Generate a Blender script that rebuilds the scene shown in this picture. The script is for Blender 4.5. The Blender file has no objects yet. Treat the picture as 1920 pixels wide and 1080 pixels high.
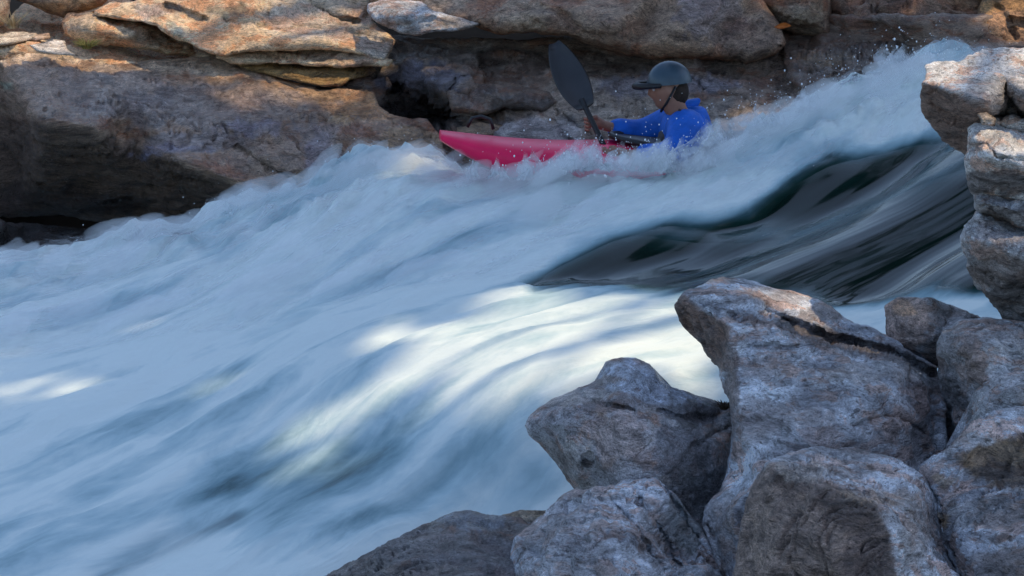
import bpy, bmesh, math, random
import numpy as np
from mathutils import Vector, Matrix
from mathutils.geometry import delaunay_2d_cdt
random.seed(7); RNG = np.random.default_rng(7)
SC = bpy.context.scene
COL = SC.collection
# ------------------------------------------------------------------ camera
CAMZ, PITCH, FPX = 3.2, math.radians(16), 960/math.tan(math.radians(12))
cp, sp = math.cos(PITCH), math.sin(PITCH)
def P(px, py, Y):
    """world point at ground distance Y whose direction from the viewpoint is that of photo pixel px,py"""
    px = np.asarray(px, float); py = np.asarray(py, float); Y = np.asarray(Y, float)
    a = px-960; b = 540-py
    dx = a; dy = cp*FPX + b*sp; dz = -sp*FPX + b*cp
    return np.stack([dx/dy*Y, Y*np.ones_like(dx), CAMZ + dz/dy*Y], -1)
def proj(W):
    x, y, z = W[..., 0], W[..., 1], W[..., 2]-CAMZ
    d = y*cp - z*sp; u = y*sp + z*cp
    return 960+FPX*x/d, 540-FPX*u/d
cam = bpy.data.cameras.new('camera'); camo = bpy.data.objects.new('camera', cam); COL.objects.link(camo)
camo.location = (0, 0, CAMZ); camo.rotation_euler = (math.pi/2-PITCH, 0, 0)
cam.sensor_width = 36; cam.angle = math.radians(24); cam.clip_end = 500
SC.camera = camo
# ------------------------------------------------------------------ numpy noise
def _h(i, j, k, s):
    n = (i*374761393 + j*668265263 + k*1274126177 + s*974711) & 0xffffffff
    n = ((n ^ (n >> 13))*1274126177) & 0xffffffff
    n = (n ^ (n >> 16)) & 0xffffffff
    return n.astype(np.float64)/4294967295.0*2-1
def vnoise(p, s=0):
    p = np.asarray(p, float); f = np.floor(p); i = f.astype(np.int64); t = p-f
    t = t*t*t*(t*(t*6-15)+10); r = 0
    for a in (0, 1):
        wx = t[..., 0] if a else 1-t[..., 0]
        for b in (0, 1):
            wy = t[..., 1] if b else 1-t[..., 1]
            for c in (0, 1):
                wz = t[..., 2] if c else 1-t[..., 2]
                r = r + wx*wy*wz*_h(i[..., 0]+a, i[..., 1]+b, i[..., 2]+c, s)
    return r
def fbm(p, oct=4, s=0, gain=.5, ridged=False):
    r = 0; a = 1; tot = 0; p = np.asarray(p, float)
    R = np.array([[.8, .6, 0], [-.6, .8, 0], [0, 0, 1]]) @ np.array([[1, 0, 0], [0, .8, .6], [0, -.6, .8]])
    for o in range(oct):
        n = vnoise(p, s+o*17)
        if ridged: n = 1-2*np.abs(n)
        r = r + a*n; tot += a; a *= gain; p = p @ R.T*2.03
    return r/tot
def sstep(a, b, x):
    t = np.clip((x-a)/(b-a), 0, 1); return t*t*(3-2*t)
def tag(o, label=None, cat=None, group=None, kind=None):
    if label: o['label'] = label
    if cat: o['category'] = cat
    if group: o['group'] = group
    if kind: o['kind'] = kind
    return o
def mesh_obj(name, V, F, mat=None, parent=None, smooth=True, origin=None):
    V = np.asarray(V, float)
    if origin is None: origin = V.mean(0) if parent is None else np.zeros(3)
    m = bpy.data.meshes.new(name); m.from_pydata((V-origin).tolist(), [], F if isinstance(F, list) else F.tolist())
    m.update()
    if smooth: m.polygons.foreach_set('use_smooth', [True]*len(m.polygons))
    o = bpy.data.objects.new(name, m); COL.objects.link(o); o.location = origin
    if mat: m.materials.append(mat)
    if parent is not None:
        o.parent = parent
    return o
def normals(V, F):
    a, b, c = V[F[:, 0]], V[F[:, 1]], V[F[:, 2]]
    n = np.cross(b-a, c-a); N = np.zeros_like(V)
    for k in range(3): np.add.at(N, F[:, k], n)
    return N/np.maximum(np.linalg.norm(N, axis=1, keepdims=True), 1e-12)
# ------------------------------------------------------------------ node helpers
class NT:
    def __init__(s, name):
        s.m = bpy.data.materials.new(name); s.m.use_nodes = True; s.t = s.m.node_tree; s.t.nodes.clear()
    def n(s, typ, ins=None, **kw):
        nd = s.t.nodes.new(typ)
        for k, v in kw.items(): setattr(nd, k, v)
        for k, v in (ins or {}).items():
            if isinstance(v, bpy.types.NodeSocket): s.t.links.new(v, nd.inputs[k])
            elif v is not None: nd.inputs[k].default_value = v
        return nd
    def noise(s, vec, scale, detail=6, rough=.6, dist=0):
        return s.n('ShaderNodeTexNoise', {'Vector': vec, 'Scale': scale, 'Detail': detail, 'Roughness': rough, 'Distortion': dist}).outputs['Fac']
    def ramp(s, fac, stops):
        r = s.n('ShaderNodeValToRGB', {'Fac': fac}); e = r.color_ramp.elements
        while len(e) > 1: e.remove(e[-1])
        e[0].position = stops[0][0]; c = stops[0][1]; e[0].color = (*c, 1) if isinstance(c, tuple) else (c, c, c, 1)
        for p, c in stops[1:]:
            x = e.new(p); x.color = (*c, 1) if isinstance(c, tuple) else (c, c, c, 1)
        return r.outputs['Color']
    def mix(s, f, a, b, blend='MIX'):
        nd = s.n('ShaderNodeMix', data_type='RGBA', blend_type=blend)
        for idx, v in ((0, f), (6, a), (7, b)):
            if isinstance(v, bpy.types.NodeSocket): s.t.links.new(v, nd.inputs[idx])
            elif isinstance(v, tuple): nd.inputs[idx].default_value = (*v, 1)
            else: nd.inputs[idx].default_value = v
        return nd.outputs[2]
    def math(s, op, a, b=0., c=None, clamp=False):
        nd = s.n('ShaderNodeMath', operation=op, use_clamp=clamp)
        for i, v in enumerate((a, b, c)):
            if v is None: continue
            if isinstance(v, bpy.types.NodeSocket): s.t.links.new(v, nd.inputs[i])
            else: nd.inputs[i].default_value = v
        return nd.outputs[0]
    def mapping(s, vec, rot=(0, 0, 0), scale=(1, 1, 1), loc=(0, 0, 0)):
        return s.n('ShaderNodeMapping', {'Vector': vec, 'Rotation': rot, 'Scale': scale, 'Location': loc}).outputs[0]
    def out(s, surf):
        s.n('ShaderNodeOutputMaterial', {'Surface': surf}); return s.m
def simple_mat(name, col, rough=.5, spec=.5, var=.25, scale=6, bump=.2, metal=0, transm=0):
    t = NT(name); co = t.n('ShaderNodeTexCoord').outputs['Object']
    f = t.noise(co, scale, 5); dark = tuple(c*(1-var) for c in col); lite = tuple(min(1, c*(1+var)) for c in col)
    c = t.ramp(f, [(.3, dark), (.7, lite)])
    b = t.n('ShaderNodeBump', {'Height': t.noise(co, scale*5, 4), 'Strength': bump, 'Distance': .01}).outputs[0]
    return t.out(t.n('ShaderNodeBsdfPrincipled', {'Base Color': c, 'Roughness': rough, 'Specular IOR Level': spec, 'Metallic': metal, 'Normal': b}).outputs[0])
def rock_mat(name, light, mid, dark, vein=(.6, .58, .55), rot=(0, 0, 0), sc=1., rough=.75, veins=.3, darks=.5, speck=.5, bump=1., stretch=5., wet=0., mott=.8):
    """layered metamorphic stone: broad patches, foliation streaks, dark seams, pale veins, grains"""
    t = NT(name); co = t.n('ShaderNodeTexCoord').outputs['Object']
    warp = t.n('ShaderNodeTexNoise', {'Vector': co, 'Scale': 2.2*sc, 'Detail': 3.}).outputs['Color']
    w = t.n('ShaderNodeVectorMath', {0: warp, 1: (.5, .5, .5)}, operation='SUBTRACT').outputs[0]
    w = t.n('ShaderNodeVectorMath', {0: w, 3: .22/sc}, operation='SCALE').outputs[0]
    cw = t.n('ShaderNodeVectorMath', {0: co, 1: w}, operation='ADD').outputs[0]
    st = t.mapping(cw, rot, (1, 1, stretch))
    broad = t.noise(co, 2.6*sc, 5, .62)
    streak = t.noise(st, 5*sc, 9, .72)
    fine = t.noise(st, 30*sc, 8, .75)
    grain = t.noise(co, 140*sc, 3, .7)
    base = t.ramp(broad, [(.38, mid), (.5, tuple((a+b)/2 for a, b in zip(light, mid))), (.62, light)])
    base = t.mix(t.ramp(streak, [(.34, 1.), (.49, 0.)]), base, dark, 'MIX') if darks >= 1 else t.mix(t.math('MULTIPLY', t.ramp(streak, [(.34, 1.), (.49, 0.)]), darks), base, dark)
    v2 = t.noise(st, 3.1*sc, 9, .7)
    base = t.mix(t.math('MULTIPLY', t.ramp(v2, [(.54, 0.), (.66, 1.)]), veins), base, vein)
    fm = t.ramp(fine, [(.36, .28), (.44, 1.05), (.55, 1.45), (.66, 2.3)])
    base = t.mix(.9, base, fm, 'MULTIPLY')
    fl = t.noise(t.mapping(cw, rot, (1, 1, stretch*.6)), 13*sc, 9, .78, .4)
    base = t.mix(t.math('MULTIPLY', t.ramp(fl, [(.56, 0.), (.61, 1.)]), darks), base, dark)
    gm = t.ramp(grain, [(.34, 1-speck), (.5, 1.), (.7, 1+.5*speck)])
    base = t.mix(.8, base, gm, 'MULTIPLY')
    mo = t.noise(t.mapping(cw, rot, (1, 1, stretch*.5), (4, 2, 7)), 4.2*sc, 7, .68)
    base = t.mix(t.math('MULTIPLY', t.ramp(mo, [(.5, 0.), (.56, 1.)]), mott), base, t.mix(1., base, (.9, .6, .46), 'MULTIPLY'))
    at = t.n('ShaderNodeAttribute', attribute_name='stain_and_light')  # stone colours, plus shade and sky sheen painted in as colour
    sf = t.math('MULTIPLY', at.outputs['Alpha'], 1.)
    stc = t.mix(1., at.outputs['Color'], t.mix(.8, t.mix(1., fm, gm, 'MULTIPLY'), t.ramp(streak, [(.38, .22), (.62, 1.5)]), 'MULTIPLY'), 'MULTIPLY')
    base = t.mix(sf, base, stc)
    hh = t.math('ADD', t.math('MULTIPLY', streak, 1.), t.math('ADD', t.math('MULTIPLY', fine, .55), t.math('MULTIPLY', grain, .12)))
    b = t.n('ShaderNodeBump', {'Height': hh, 'Strength': min(1., .9*bump), 'Distance': .05*bump/sc}).outputs[0]
    wa = t.n('ShaderNodeAttribute', attribute_name='wet').outputs['Fac']
    wf = t.math('MAXIMUM', wa, wet)
    rr = t.mix(wf, (rough,)*3, t.ramp(t.noise(co, 7*sc, 5), [(.35, .1), (.65, .34)]))
    base = t.mix(t.math('MULTIPLY', wf, .35), base, t.mix(1., base, (.35, .35, .35), 'MULTIPLY'))
    s = t.n('ShaderNodeBsdfPrincipled', {'Base Color': base, 'Roughness': rr, 'Specular IOR Level': .45, 'Normal': b})
    return t.out(s.outputs[0])
# ------------------------------------------------------------------ rock builder
def seg_dist(Q, A, B):
    """distance of every point in Q (n,2) to the segments A->B (m,2)"""
    d = B-A; L = np.maximum((d**2).sum(1), 1e-9); best = np.full(len(Q), 1e9)
    for i in range(0, len(A), 40):
        a, dd, l = A[i:i+40], d[i:i+40], L[i:i+40]
        t = np.clip(((Q[:, None]-a)*dd).sum(2)/l, 0, 1)
        v = Q[:, None]-(a+t[..., None]*dd); best = np.minimum(best, np.sqrt((v**2).sum(2)).min(1))
    return best
def inside(Q, poly):
    x, y = Q[:, 0], Q[:, 1]; r = np.zeros(len(Q), bool); n = len(poly)
    for i in range(n):
        x1, y1 = poly[i]; x2, y2 = poly[(i+1) % n]
        c = ((y1 > y) != (y2 > y)) & (x < (x2-x1)*(y-y1)/((y2-y1) or 1e-9)+x1); r ^= c
    return r
class Relief:
    """distance field through hand placed control points: facets between them, slightly rounded"""
    def __init__(s, ctrl, sm):
        c = np.array(ctrl, float); s.sm = sm
        A = np.c_[c[:, :2], np.ones(len(c))]; k, *_ = np.linalg.lstsq(A, c[:, 2], rcond=None)
        x0, y0 = c[:, :2].min(0)-500; x1, y1 = c[:, :2].max(0)+500
        ext = np.array([[x0, y0], [x1, y0], [x1, y1], [x0, y1], [(x0+x1)/2, y0], [(x0+x1)/2, y1], [x0, (y0+y1)/2], [x1, (y0+y1)/2]])
        near = [c[np.argmin(((c[:, :2]-e)**2).sum(1)), 2] for e in ext]
        e = np.c_[ext, np.array(near)*.7+.3*np.clip(np.c_[ext, np.ones(8)]@k, c[:, 2].min()-.3, c[:, 2].max()+.3)]
        s.p = np.r_[c, e]
        r = delaunay_2d_cdt([Vector(q[:2]) for q in s.p], [], [], 0, 1e-6, False)
        s.v = np.array([tuple(q) for q in r[0]]); s.f = np.array([list(t) for t in r[2]])
        s.z = np.array([s.p[np.argmin(((s.p[:, :2]-q)**2).sum(1)), 2] for q in s.v])
    def raw(s, Q):
        out = np.full(len(Q), np.nan)
        for t in s.f:
            a, b, c = s.v[t]; m = np.array([b-a, c-a]).T; D = np.linalg.det(m)
            if abs(D) < 1e-9: continue
            uv = (Q-a)@np.linalg.inv(m).T
            ok = (uv[:, 0] >= -1e-6) & (uv[:, 1] >= -1e-6) & (uv.sum(1) <= 1+1e-6)
            za, zb, zc = s.z[t]; out[ok] = za+uv[ok, 0]*(zb-za)+uv[ok, 1]*(zc-za)
        bad = np.isnan(out)
        if bad.any(): out[bad] = s.p[:, 2].mean()
        return out
    def __call__(s, Q):
        r = 0; W = 0
        for k in range(7):
            a = k*math.pi/3; off = (0, 0) if k == 6 else (math.cos(a)*s.sm, math.sin(a)*s.sm)
            w = 2 if k == 6 else 1; r = r + w*s.raw(Q+np.array(off)); W += w
        return r/W
def densify(poly, step, amp, seed, closed=True):
    out = []; n = len(poly)
    for i in range(n if closed else n-1):
        a = np.array(poly[i], float); b = np.array(poly[(i+1) % n], float); k = max(1, int(np.linalg.norm(b-a)/step))
        for j in range(k): out.append(a+(b-a)*j/k)
    if not closed: out.append(np.array(poly[-1], float))
    q = np.array(out)
    p3 = np.c_[q, np.full(len(q), seed*3.7)]
    q = q+amp*np.c_[fbm(p3/38., 4, seed), fbm(p3/38.+9, 4, seed+5)]*1.6
    return q
def rock(name, label, cat, outline, ctrl, mat, r=24, thick=.5, step=5., edge=4., sm=9, seed=1, n=(0, .3, 1), freq=6., a_big=.03, a_str=.02, a_ter=.02, a_fine=.006, cracks=(), bumps=(), stains_and_light=(), wet=(), group=None, kind=None, drop=.0, back=.75):
    """a stone with its own distance, facets, rounded rim, layered surface and a closed back"""
    poly = densify(outline, step, edge, seed); m = len(poly)
    x0, y0 = poly.min(0); x1, y1 = poly.max(0)
    gx, gy = np.meshgrid(np.arange(x0, x1, step), np.arange(y0, y1, step*.87)); gx[1::2] += step/2
    g = np.c_[gx.ravel(), gy.ravel()]; g += RNG.uniform(-.28, .28, g.shape)*step
    g = g[inside(g, poly)]; A, B = poly, np.roll(poly, -1, 0)
    d = seg_dist(g, A, B); g = g[d > step*.55]
    vs = [Vector(q) for q in poly]+[Vector(q) for q in g]
    R = delaunay_2d_cdt(vs, [(i, (i+1) % m) for i in range(m)], [], 1, 1e-5, False)
    Q = np.array([tuple(v) for v in R[0]]); F = np.array([list(t) for t in R[2]])
    F = F[inside(Q[F].mean(1), poly)]
    a, b, c = Q[F[:, 0]], Q[F[:, 1]], Q[F[:, 2]]
    ar = (b-a)[:, 0]*(c-a)[:, 1]-(b-a)[:, 1]*(c-a)[:, 0]; F = F[np.abs(ar) > 1e-6]; ar = ar[np.abs(ar) > 1e-6]
    F[ar > 0] = F[ar > 0][:, ::-1]                     # pixel y runs down: this winding faces the viewpoint
    Y = Relief(ctrl, sm)(Q)
    d = seg_dist(Q, A, B)
    mpp = float(np.mean([q[2] for q in ctrl]))/FPX
    rr = r*(1+.5*fbm(np.c_[Q/60., np.zeros(len(Q))], 2, seed+3)); t = np.clip(d/np.maximum(rr, 3), 0, 1)
    Y = Y + r*mpp*1.6*(1-np.sqrt(np.clip(1-(1-t)**2, 0, 1)))
    wq = Q + 7*np.c_[fbm(np.c_[Q/26., np.full(len(Q), seed)], 3, 2), fbm(np.c_[Q/26.+7, np.full(len(Q), seed)], 3, 3)]
    for pts, wd, dep in cracks:
        pp = np.array(pts, float); dd = seg_dist(wq, pp[:-1], pp[1:])
        Y = Y + dep*np.exp(-(dd/wd)**2)
    for (bx, by, br, dy) in bumps:
        Y = Y + dy*np.exp(-((wq-np.array([bx, by]))**2).sum(1)/br**2)
    V = P(Q[:, 0], Q[:, 1], Y)
    # closed back
    E = {}
    for tri in F:
        for i in range(3):
            E[(tri[i], tri[(i+1) % 3])] = 1
    be = [(i, j) for (i, j) in E if (j, i) not in E]
    bv = sorted({i for e in be for i in e}); idx = {v: i for i, v in enumerate(bv)}
    rim = np.zeros(len(Q), bool); rim[bv] = True; db = np.where(rim, 0, d)
    Rb = 150.; tb = np.clip(db/Rb, 0, 1); Yb = Y+thick*np.sqrt(1-(1-tb)**2)*(.75+.25*tb)+.0
    bmap = np.arange(len(Q)); inn = np.where(~rim)[0]; bmap[inn] = len(Q)+np.arange(len(inn))
    Wb = P(Q[inn, 0], Q[inn, 1], Yb[inn]); Wb[:, 2] -= drop*np.clip(Q[inn, 1]-Q[:, 1].mean(), 0, 400)/400*tb[inn]
    V = np.concatenate([V, Wb]); T = np.concatenate([F, bmap[F][:, ::-1]])
    N = normals(V, T)
    # layered displacement
    nn = np.array(n, float); nn /= np.linalg.norm(nn)
    w1 = np.c_[fbm(V*1.7, 3, seed), fbm(V*1.7+5, 3, seed+1), fbm(V*1.7+9, 3, seed+2)]*.22
    Vw = V+w1; u = Vw@nn; flat = Vw-np.outer(u, nn)
    pstr = flat*freq*.45+np.outer(u, nn)*freq*2.6
    sx0 = min(q[2] for q in ctrl); big = fbm(V*2.3, 4, seed+11)
    if sx0 < 9: big = .35*big+.9*(fbm(Vw*3.1+1, 2, seed+12, .4, True)-.2)+.5*(fbm(Vw*6.3+4, 2, seed+13, .4, True)-.2)
    stf = fbm(pstr, 5, seed+21, .55)
    hh = u*freq*2.2+fbm(V*2.5, 3, seed+5)*1.0; fr = hh-np.floor(hh); ter = sstep(.0, .55, fr)-fr
    msk = sstep(-.25, .3, fbm(V*1.9+4, 3, seed+8))
    rid = fbm(V*freq*1.3, 4, seed+31, .55, True)
    fine = fbm(V*freq*7, 3, seed+41)
    if sx0 < 9: a_big *= .7; a_str *= 1.1; a_ter *= .75; a_fine *= 1.3
    disp = a_big*big*1.5+a_str*stf*1.6+a_ter*ter*msk*2+a_fine*fine*1.6+a_str*.5*rid*msk
    cr = fbm(pstr*.9+3, 4, seed+51, .5); disp -= a_str*1.3*np.exp(-(cr/.035)**2)*msk
    dq = np.concatenate([db, db[inn]]); disp = disp*(.35+.65*sstep(0, 16, dq))
    V = V+N*disp[:, None]
    o = mesh_obj(name, V, T, mat)
    tag(o, label, cat, group, kind)
    nv = len(V); st = np.zeros((nv, 4)); wt = np.zeros(nv)
    px, py = proj(V); q3 = np.c_[px/45., py/45., np.full(nv, seed*1.3)]
    ox, oy = px+16*fbm(q3*1.7, 4, 71), py+16*fbm(q3*1.7, 4, 72)
    nz = fbm(q3*2.6, 5, 73, .62)
    for S_ in stains_and_light:  # real stone colours
        if isinstance(S_[0], list):                      # (outline, softness, colour, strength)
            pts_, soft, col, al = S_; pa = np.array(pts_, float); qq = np.c_[ox*.5+px*.5, oy*.5+py*.5]
            sdp = seg_dist(qq, pa, np.roll(pa, -1, 0))*np.where(inside(qq, pa), 1, -1)+nz*soft*.8
            f = sstep(-soft, soft, sdp)*al
            st[:, :3] = st[:, :3]*(1-f[:, None])+np.array(col)*f[:, None] if (st[:, 3] > 0).any() else np.array(col)
            st[:, 3] = np.maximum(st[:, 3], f)
            continue
        sx, sy, rx, ry, col, al = S_
        dd = np.sqrt(((ox-sx)/(rx*1.15))**2+((oy-sy)/(ry*1.15))**2)+nz*.5
        f = (1-sstep(.75, 1.1, dd))*al
        f = np.where(np.arange(nv) < nv, f, 0)
        st[:, :3] = st[:, :3]*(1-f[:, None])+np.array(col)*f[:, None] if (st[:, 3] > 0).any() else np.array(col)
        st[:, 3] = np.maximum(st[:, 3], f) if al > 0 else st[:, 3]
    for (sx, sy, rx, ry, al) in wet:
        dd = np.sqrt(((ox-sx)/rx)**2+((oy-sy)/ry)**2)+nz*.4
        wt = np.maximum(wt, (1-sstep(.6, 1.1, dd))*al)
    ca = o.data.color_attributes.new('stain_and_light', 'FLOAT_COLOR', 'POINT'); ca.data.foreach_set('color', st.ravel())
    wa = o.data.attributes.new('wet', 'FLOAT', 'POINT'); wa.data.foreach_set('value', wt)
    return o
# ================================================================= stone materials
FG = dict(light=(.84, .88, .94), mid=(.24, .245, .27), dark=(.05, .042, .042), vein=(.8, .82, .84))
M_slab = rock_mat('pale_banded_stone', **FG, rough=.52, rot=(.35, .25, .2), sc=1.5, veins=.5, darks=.8, stretch=5)
M_grey = rock_mat('grey_grained_stone', (.64, .64, .65), (.26, .255, .255), (.06, .052, .048), rot=(.9, .5, .3), sc=1.9, veins=.3, darks=.7, speck=.6, stretch=3)
M_white = rock_mat('bleached_stone', (.88, .86, .82), (.68, .66, .63), (.16, .145, .135), (.92, .9, .86), rot=(.1, -.3, .2), sc=1.7, veins=.4, darks=.75, stretch=4)
M_dark = rock_mat('dark_stone', (.22, .2, .19), (.12, .105, .095), (.025, .02, .018), (.36, .34, .32), rot=(.3, .6, .1), sc=1.8, veins=.35, darks=.8, stretch=4)
M_bird = rock_mat('water_worn_stone', (.54, .5, .48), (.22, .19, .175), (.035, .028, .025), (.42, .4, .38), rot=(.5, .3, .6), sc=2.0, veins=.3, darks=.7, speck=.7, stretch=3)
M_sun = rock_mat('tan_bank_stone', (.88, .66, .42), (.66, .45, .27), (.22, .13, .07), (.95, .8, .6), rot=(.1, .28, 0), sc=1.1, veins=.35, darks=.55, stretch=5, rough=.85)
M_slope = rock_mat('wet_brown_slab_stone', (.46, .27, .165), (.27, .15, .09), (.06, .034, .022), (.5, .4, .36), rot=(.1, .42, .1), sc=1.0, veins=.35, darks=.6, stretch=7, rough=.36)
M_boul = rock_mat('brown_boulder_stone', (.46, .29, .18), (.26, .155, .098), (.07, .042, .03), (.56, .41, .28), rot=(.1, .4, .1), sc=1.1, veins=.25, darks=.55, stretch=2.5, rough=.75, speck=.6)
M_bed = rock_mat('dark_bedrock_stone', (.33, .23, .165), (.18, .122, .09), (.04, .027, .022), (.48, .38, .3), rot=(.15, .3, .1), sc=1.2, veins=.5, darks=.65, stretch=7, rough=.5)
BR = (.12, .075, .05); DK = (.025, .02, .017); OR = (.42, .2, .07); GY = (.3, .3, .31); BL = (.17, .19, .25); TN = (.5, .4, .29); RU = (.22, .1, .06); MS = (.1, .11, .04)
GB = 'boulders and ledges on the far bank'; GF = 'broken rocks on the near bank'
# ================================================================= far bank
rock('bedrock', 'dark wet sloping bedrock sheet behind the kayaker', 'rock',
     [(560, 60), (740, 66), (900, 70), (1100, 70), (1500, 30), (2300, 30), (2300, 300), (1700, 380), (1400, 430), (800, 440), (640, 400), (610, 200)],
     [(560, 60, 15.4), (740, 70, 15.5), (760, 115, 15.0), (1100, 100, 15.3), (1500, 40, 15.6), (2300, 30, 15.8), (900, 90, 15.3), (700, 170, 14.75), (860, 170, 14.1), (1050, 150, 14.5), (1300, 140, 14.7), (1480, 140, 14.8),
      (730, 190, 14.9), (850, 222, 14.5), (790, 300, 14.3), (700, 400, 13.8), (900, 245, 13.85), (1040, 215, 13.9), (1200, 230, 13.75), (1330, 290, 13.35), (1100, 300, 13.3), (1450, 210, 13.9), (1560, 175, 13.8), (1600, 120, 14.4), (1700, 130, 13.9), (1760, 100, 14.5), (1850, 150, 13.9), (1400, 430, 12.9), (1000, 430, 12.9), (2300, 300, 13.4)],
     M_bed, r=10, thick=1.2, step=4.5, edge=3, seed=11, n=(-.18, -.35, 1), freq=5, a_big=.06, a_str=.035, a_ter=.035,
     cracks=[([(640, 142), (700, 148), (760, 155)], 6, .25), ([(905, 95), (900, 140), (850, 165), (845, 200)], 3, .06), ([(1040, 205), (1100, 250), (1130, 270)], 4, .06), ([(1480, 90), (1540, 130), (1600, 150), (1660, 160)], 8, .1), ([(1100, 135), (1300, 165), (1420, 200)], 4, .05),
             ([(740, 170), (800, 190), (850, 210)], 22, .35), ([(760, 230), (830, 235)], 22, .3)],
     stains_and_light=[(760, 100, 160, 22, (.34, .28, .23), .8), (790, 150, 90, 30, (.11, .13, .2), .8), (790, 210, 80, 45, DK, .9), (1150, 200, 140, 50, (.52, .42, .32), .7), (1000, 250, 90, 30, (.42, .4, .42), .7), (1250, 160, 120, 20, (.2, .21, .28), .7), (1100, 120, 200, 16, BR, .7), (1420, 220, 90, 40, (.34, .28, .22), .7), (1600, 150, 120, 35, BR, .7), (1740, 105, 60, 14, (.3, .22, .14), .7), (1330, 250, 60, 60, (.4, .36, .32), .6)],  # near-black patch at the hollow is its shade put into the colour
     wet=[(820, 160, 240, 90, .8), (1200, 220, 240, 90, .5), (1600, 140, 200, 80, 1)])
rock('ledge', 'long low overhanging ledge lump above the kayak bow', 'rock',
     [(835, 170), (880, 158), (960, 160), (1030, 172), (1045, 190), (1020, 212), (950, 205), (900, 216), (850, 210)],
     [(835, 180, 14.0), (880, 160, 14.3), (1030, 170, 14.2), (940, 175, 13.95), (940, 205, 13.9), (1020, 205, 13.95), (860, 205, 13.95)],
     M_bed, r=14, thick=.5, step=3.5, edge=3, seed=12, n=(-.1, 0, 1), a_big=.02, a_str=.015, a_ter=.012, stains_and_light=[(980, 195, 60, 18, DK, .7), (890, 165, 40, 10, GY, .4)], wet=[(940, 185, 120, 40, 1)], group=GB)  # near-black patch paints the shadow under the lump
rock('shore_rock', 'tan wedge of rock just behind the red kayak bow', 'rock',
     [(856, 240), (900, 230), (960, 238), (990, 262), (1000, 330), (860, 340), (850, 290)],
     [(856, 240, 13.9), (960, 238, 13.9), (900, 250, 13.6), (990, 270, 13.6), (900, 320, 13.35), (860, 330, 13.4)],
     M_bed, r=12, thick=.5, step=3.5, edge=3, seed=13, a_big=.02, a_str=.015, a_ter=.01, stains_and_light=[(900, 250, 70, 26, (.38, .25, .15), .8)], wet=[(920, 290, 120, 60, 1)], group=GB)
rock('boulder', 'huge brown rounded boulder overhanging the middle of the far bank', 'boulder',
     [(690, -90), (1000, -110), (1330, -90), (1420, -20), (1462, 50), (1472, 85), (1455, 104), (1400, 118), (1385, 110), (1330, 112), (1250, 108), (1180, 102), (1110, 84), (1060, 68), (1000, 60), (930, 62), (860, 42), (800, 28), (770, 12), (700, 8)],
     [(690, -90, 15.8), (1000, -110, 16.0), (1330, -90, 15.8), (1420, -20, 15.2), (1470, 85, 14.75), (1330, 105, 14.7), (1180, 98, 14.7), (1060, 64, 14.8), (930, 58, 14.75), (860, 40, 14.85), (700, 5, 15.1), (1000, 30, 14.7), (1150, 50, 14.55), (1300, 40, 14.6), (1060, 10, 14.9), (1250, -30, 15.1), (930, 20, 14.85)],
     M_boul, r=26, thick=1.3, step=4.5, edge=3, seed=14, n=(-.25, -.3, 1), freq=3, a_big=.05, a_str=.012, a_ter=.012, a_fine=.006,
     cracks=[([(1000, 0), (1060, 30), (1090, 70)], 7, .07), ([(860, 35), (960, 20), (1020, 45)], 5, .03)],
     stains_and_light=[(820, 0, 70, 30, TN, .5), (1000, 30, 60, 24, (.44, .34, .24), .6), (1180, 40, 140, 40, (.2, .13, .09), .5), (1330, 20, 60, 60, (.16, .15, .19), .7), (1400, 70, 60, 40, (.16, .1, .08), .7)], group=GB)
rock('rock_block', 'pale grey angular block wedged under the left end of the overhanging boulder', 'rock',
     [(690, 5), (712, 0), (790, 2), (812, 18), (870, 34), (905, 48), (860, 60), (815, 62), (790, 70), (750, 62), (700, 38), (688, 20)],
     [(690, 5, 15.0), (790, 2, 15.0), (812, 18, 14.75), (905, 48, 14.8), (790, 66, 14.65), (700, 36, 14.8), (760, 30, 14.6)],
     M_grey, r=8, thick=.5, step=3.5, edge=2.5, seed=15, a_big=.02, a_str=.012, a_ter=.012, cracks=[([(735, 48), (790, 40), (812, 30)], 3, .04)], stains_and_light=[(860, 46, 40, 14, (.3, .22, .15), .7)], group=GB)
rock('ledge', 'sunlit cream coloured upper ledge with a sharp undercut lip', 'rock',
     [(330, -90), (690, -90), (695, 0), (700, 40), (742, 75), (735, 98), (720, 118), (690, 108), (640, 96), (600, 88), (560, 92), (500, 94), (440, 102), (410, 108), (370, 92), (330, 74), (290, 48), (235, 38), (185, 30), (172, 22), (205, 4), (250, 2)],
     [(330, -90, 16.0), (690, -90, 16.0), (700, 20, 15.3), (740, 80, 14.9), (720, 116, 14.75), (600, 88, 14.7), (440, 102, 14.6), (410, 106, 14.55), (330, 74, 14.7), (290, 50, 14.85), (172, 22, 15.2), (205, 4, 15.4), (450, 50, 14.85), (350, 20, 15.15), (550, 30, 15.1), (500, 80, 14.68)],
     M_sun, r=9, thick=1.0, step=4, edge=3, seed=16, n=(-.25, -.25, 1), freq=5, a_big=.035, a_str=.02, a_ter=.02,
     cracks=[([(585, 10), (625, 28), (672, 40)], 4, .12), ([(700, 0), (690, 30)], 5, .08), ([(310, 12), (350, 22), (385, 32)], 4, .09), ([(650, 60), (700, 70), (738, 80)], 4, .04), ([(420, 40), (520, 55), (600, 50)], 3, .03)],
     stains_and_light=[(300, 20, 50, 14, (.4, .34, .3), .7), (330, 50, 16, 8, (.4, .46, .36), .7), (430, 20, 40, 10, (.22, .2, .1), .7), (600, 30, 100, 40, (.6, .52, .44), .5), (700, 80, 30, 30, (.55, .5, .44), .7)], group=GB)
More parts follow.
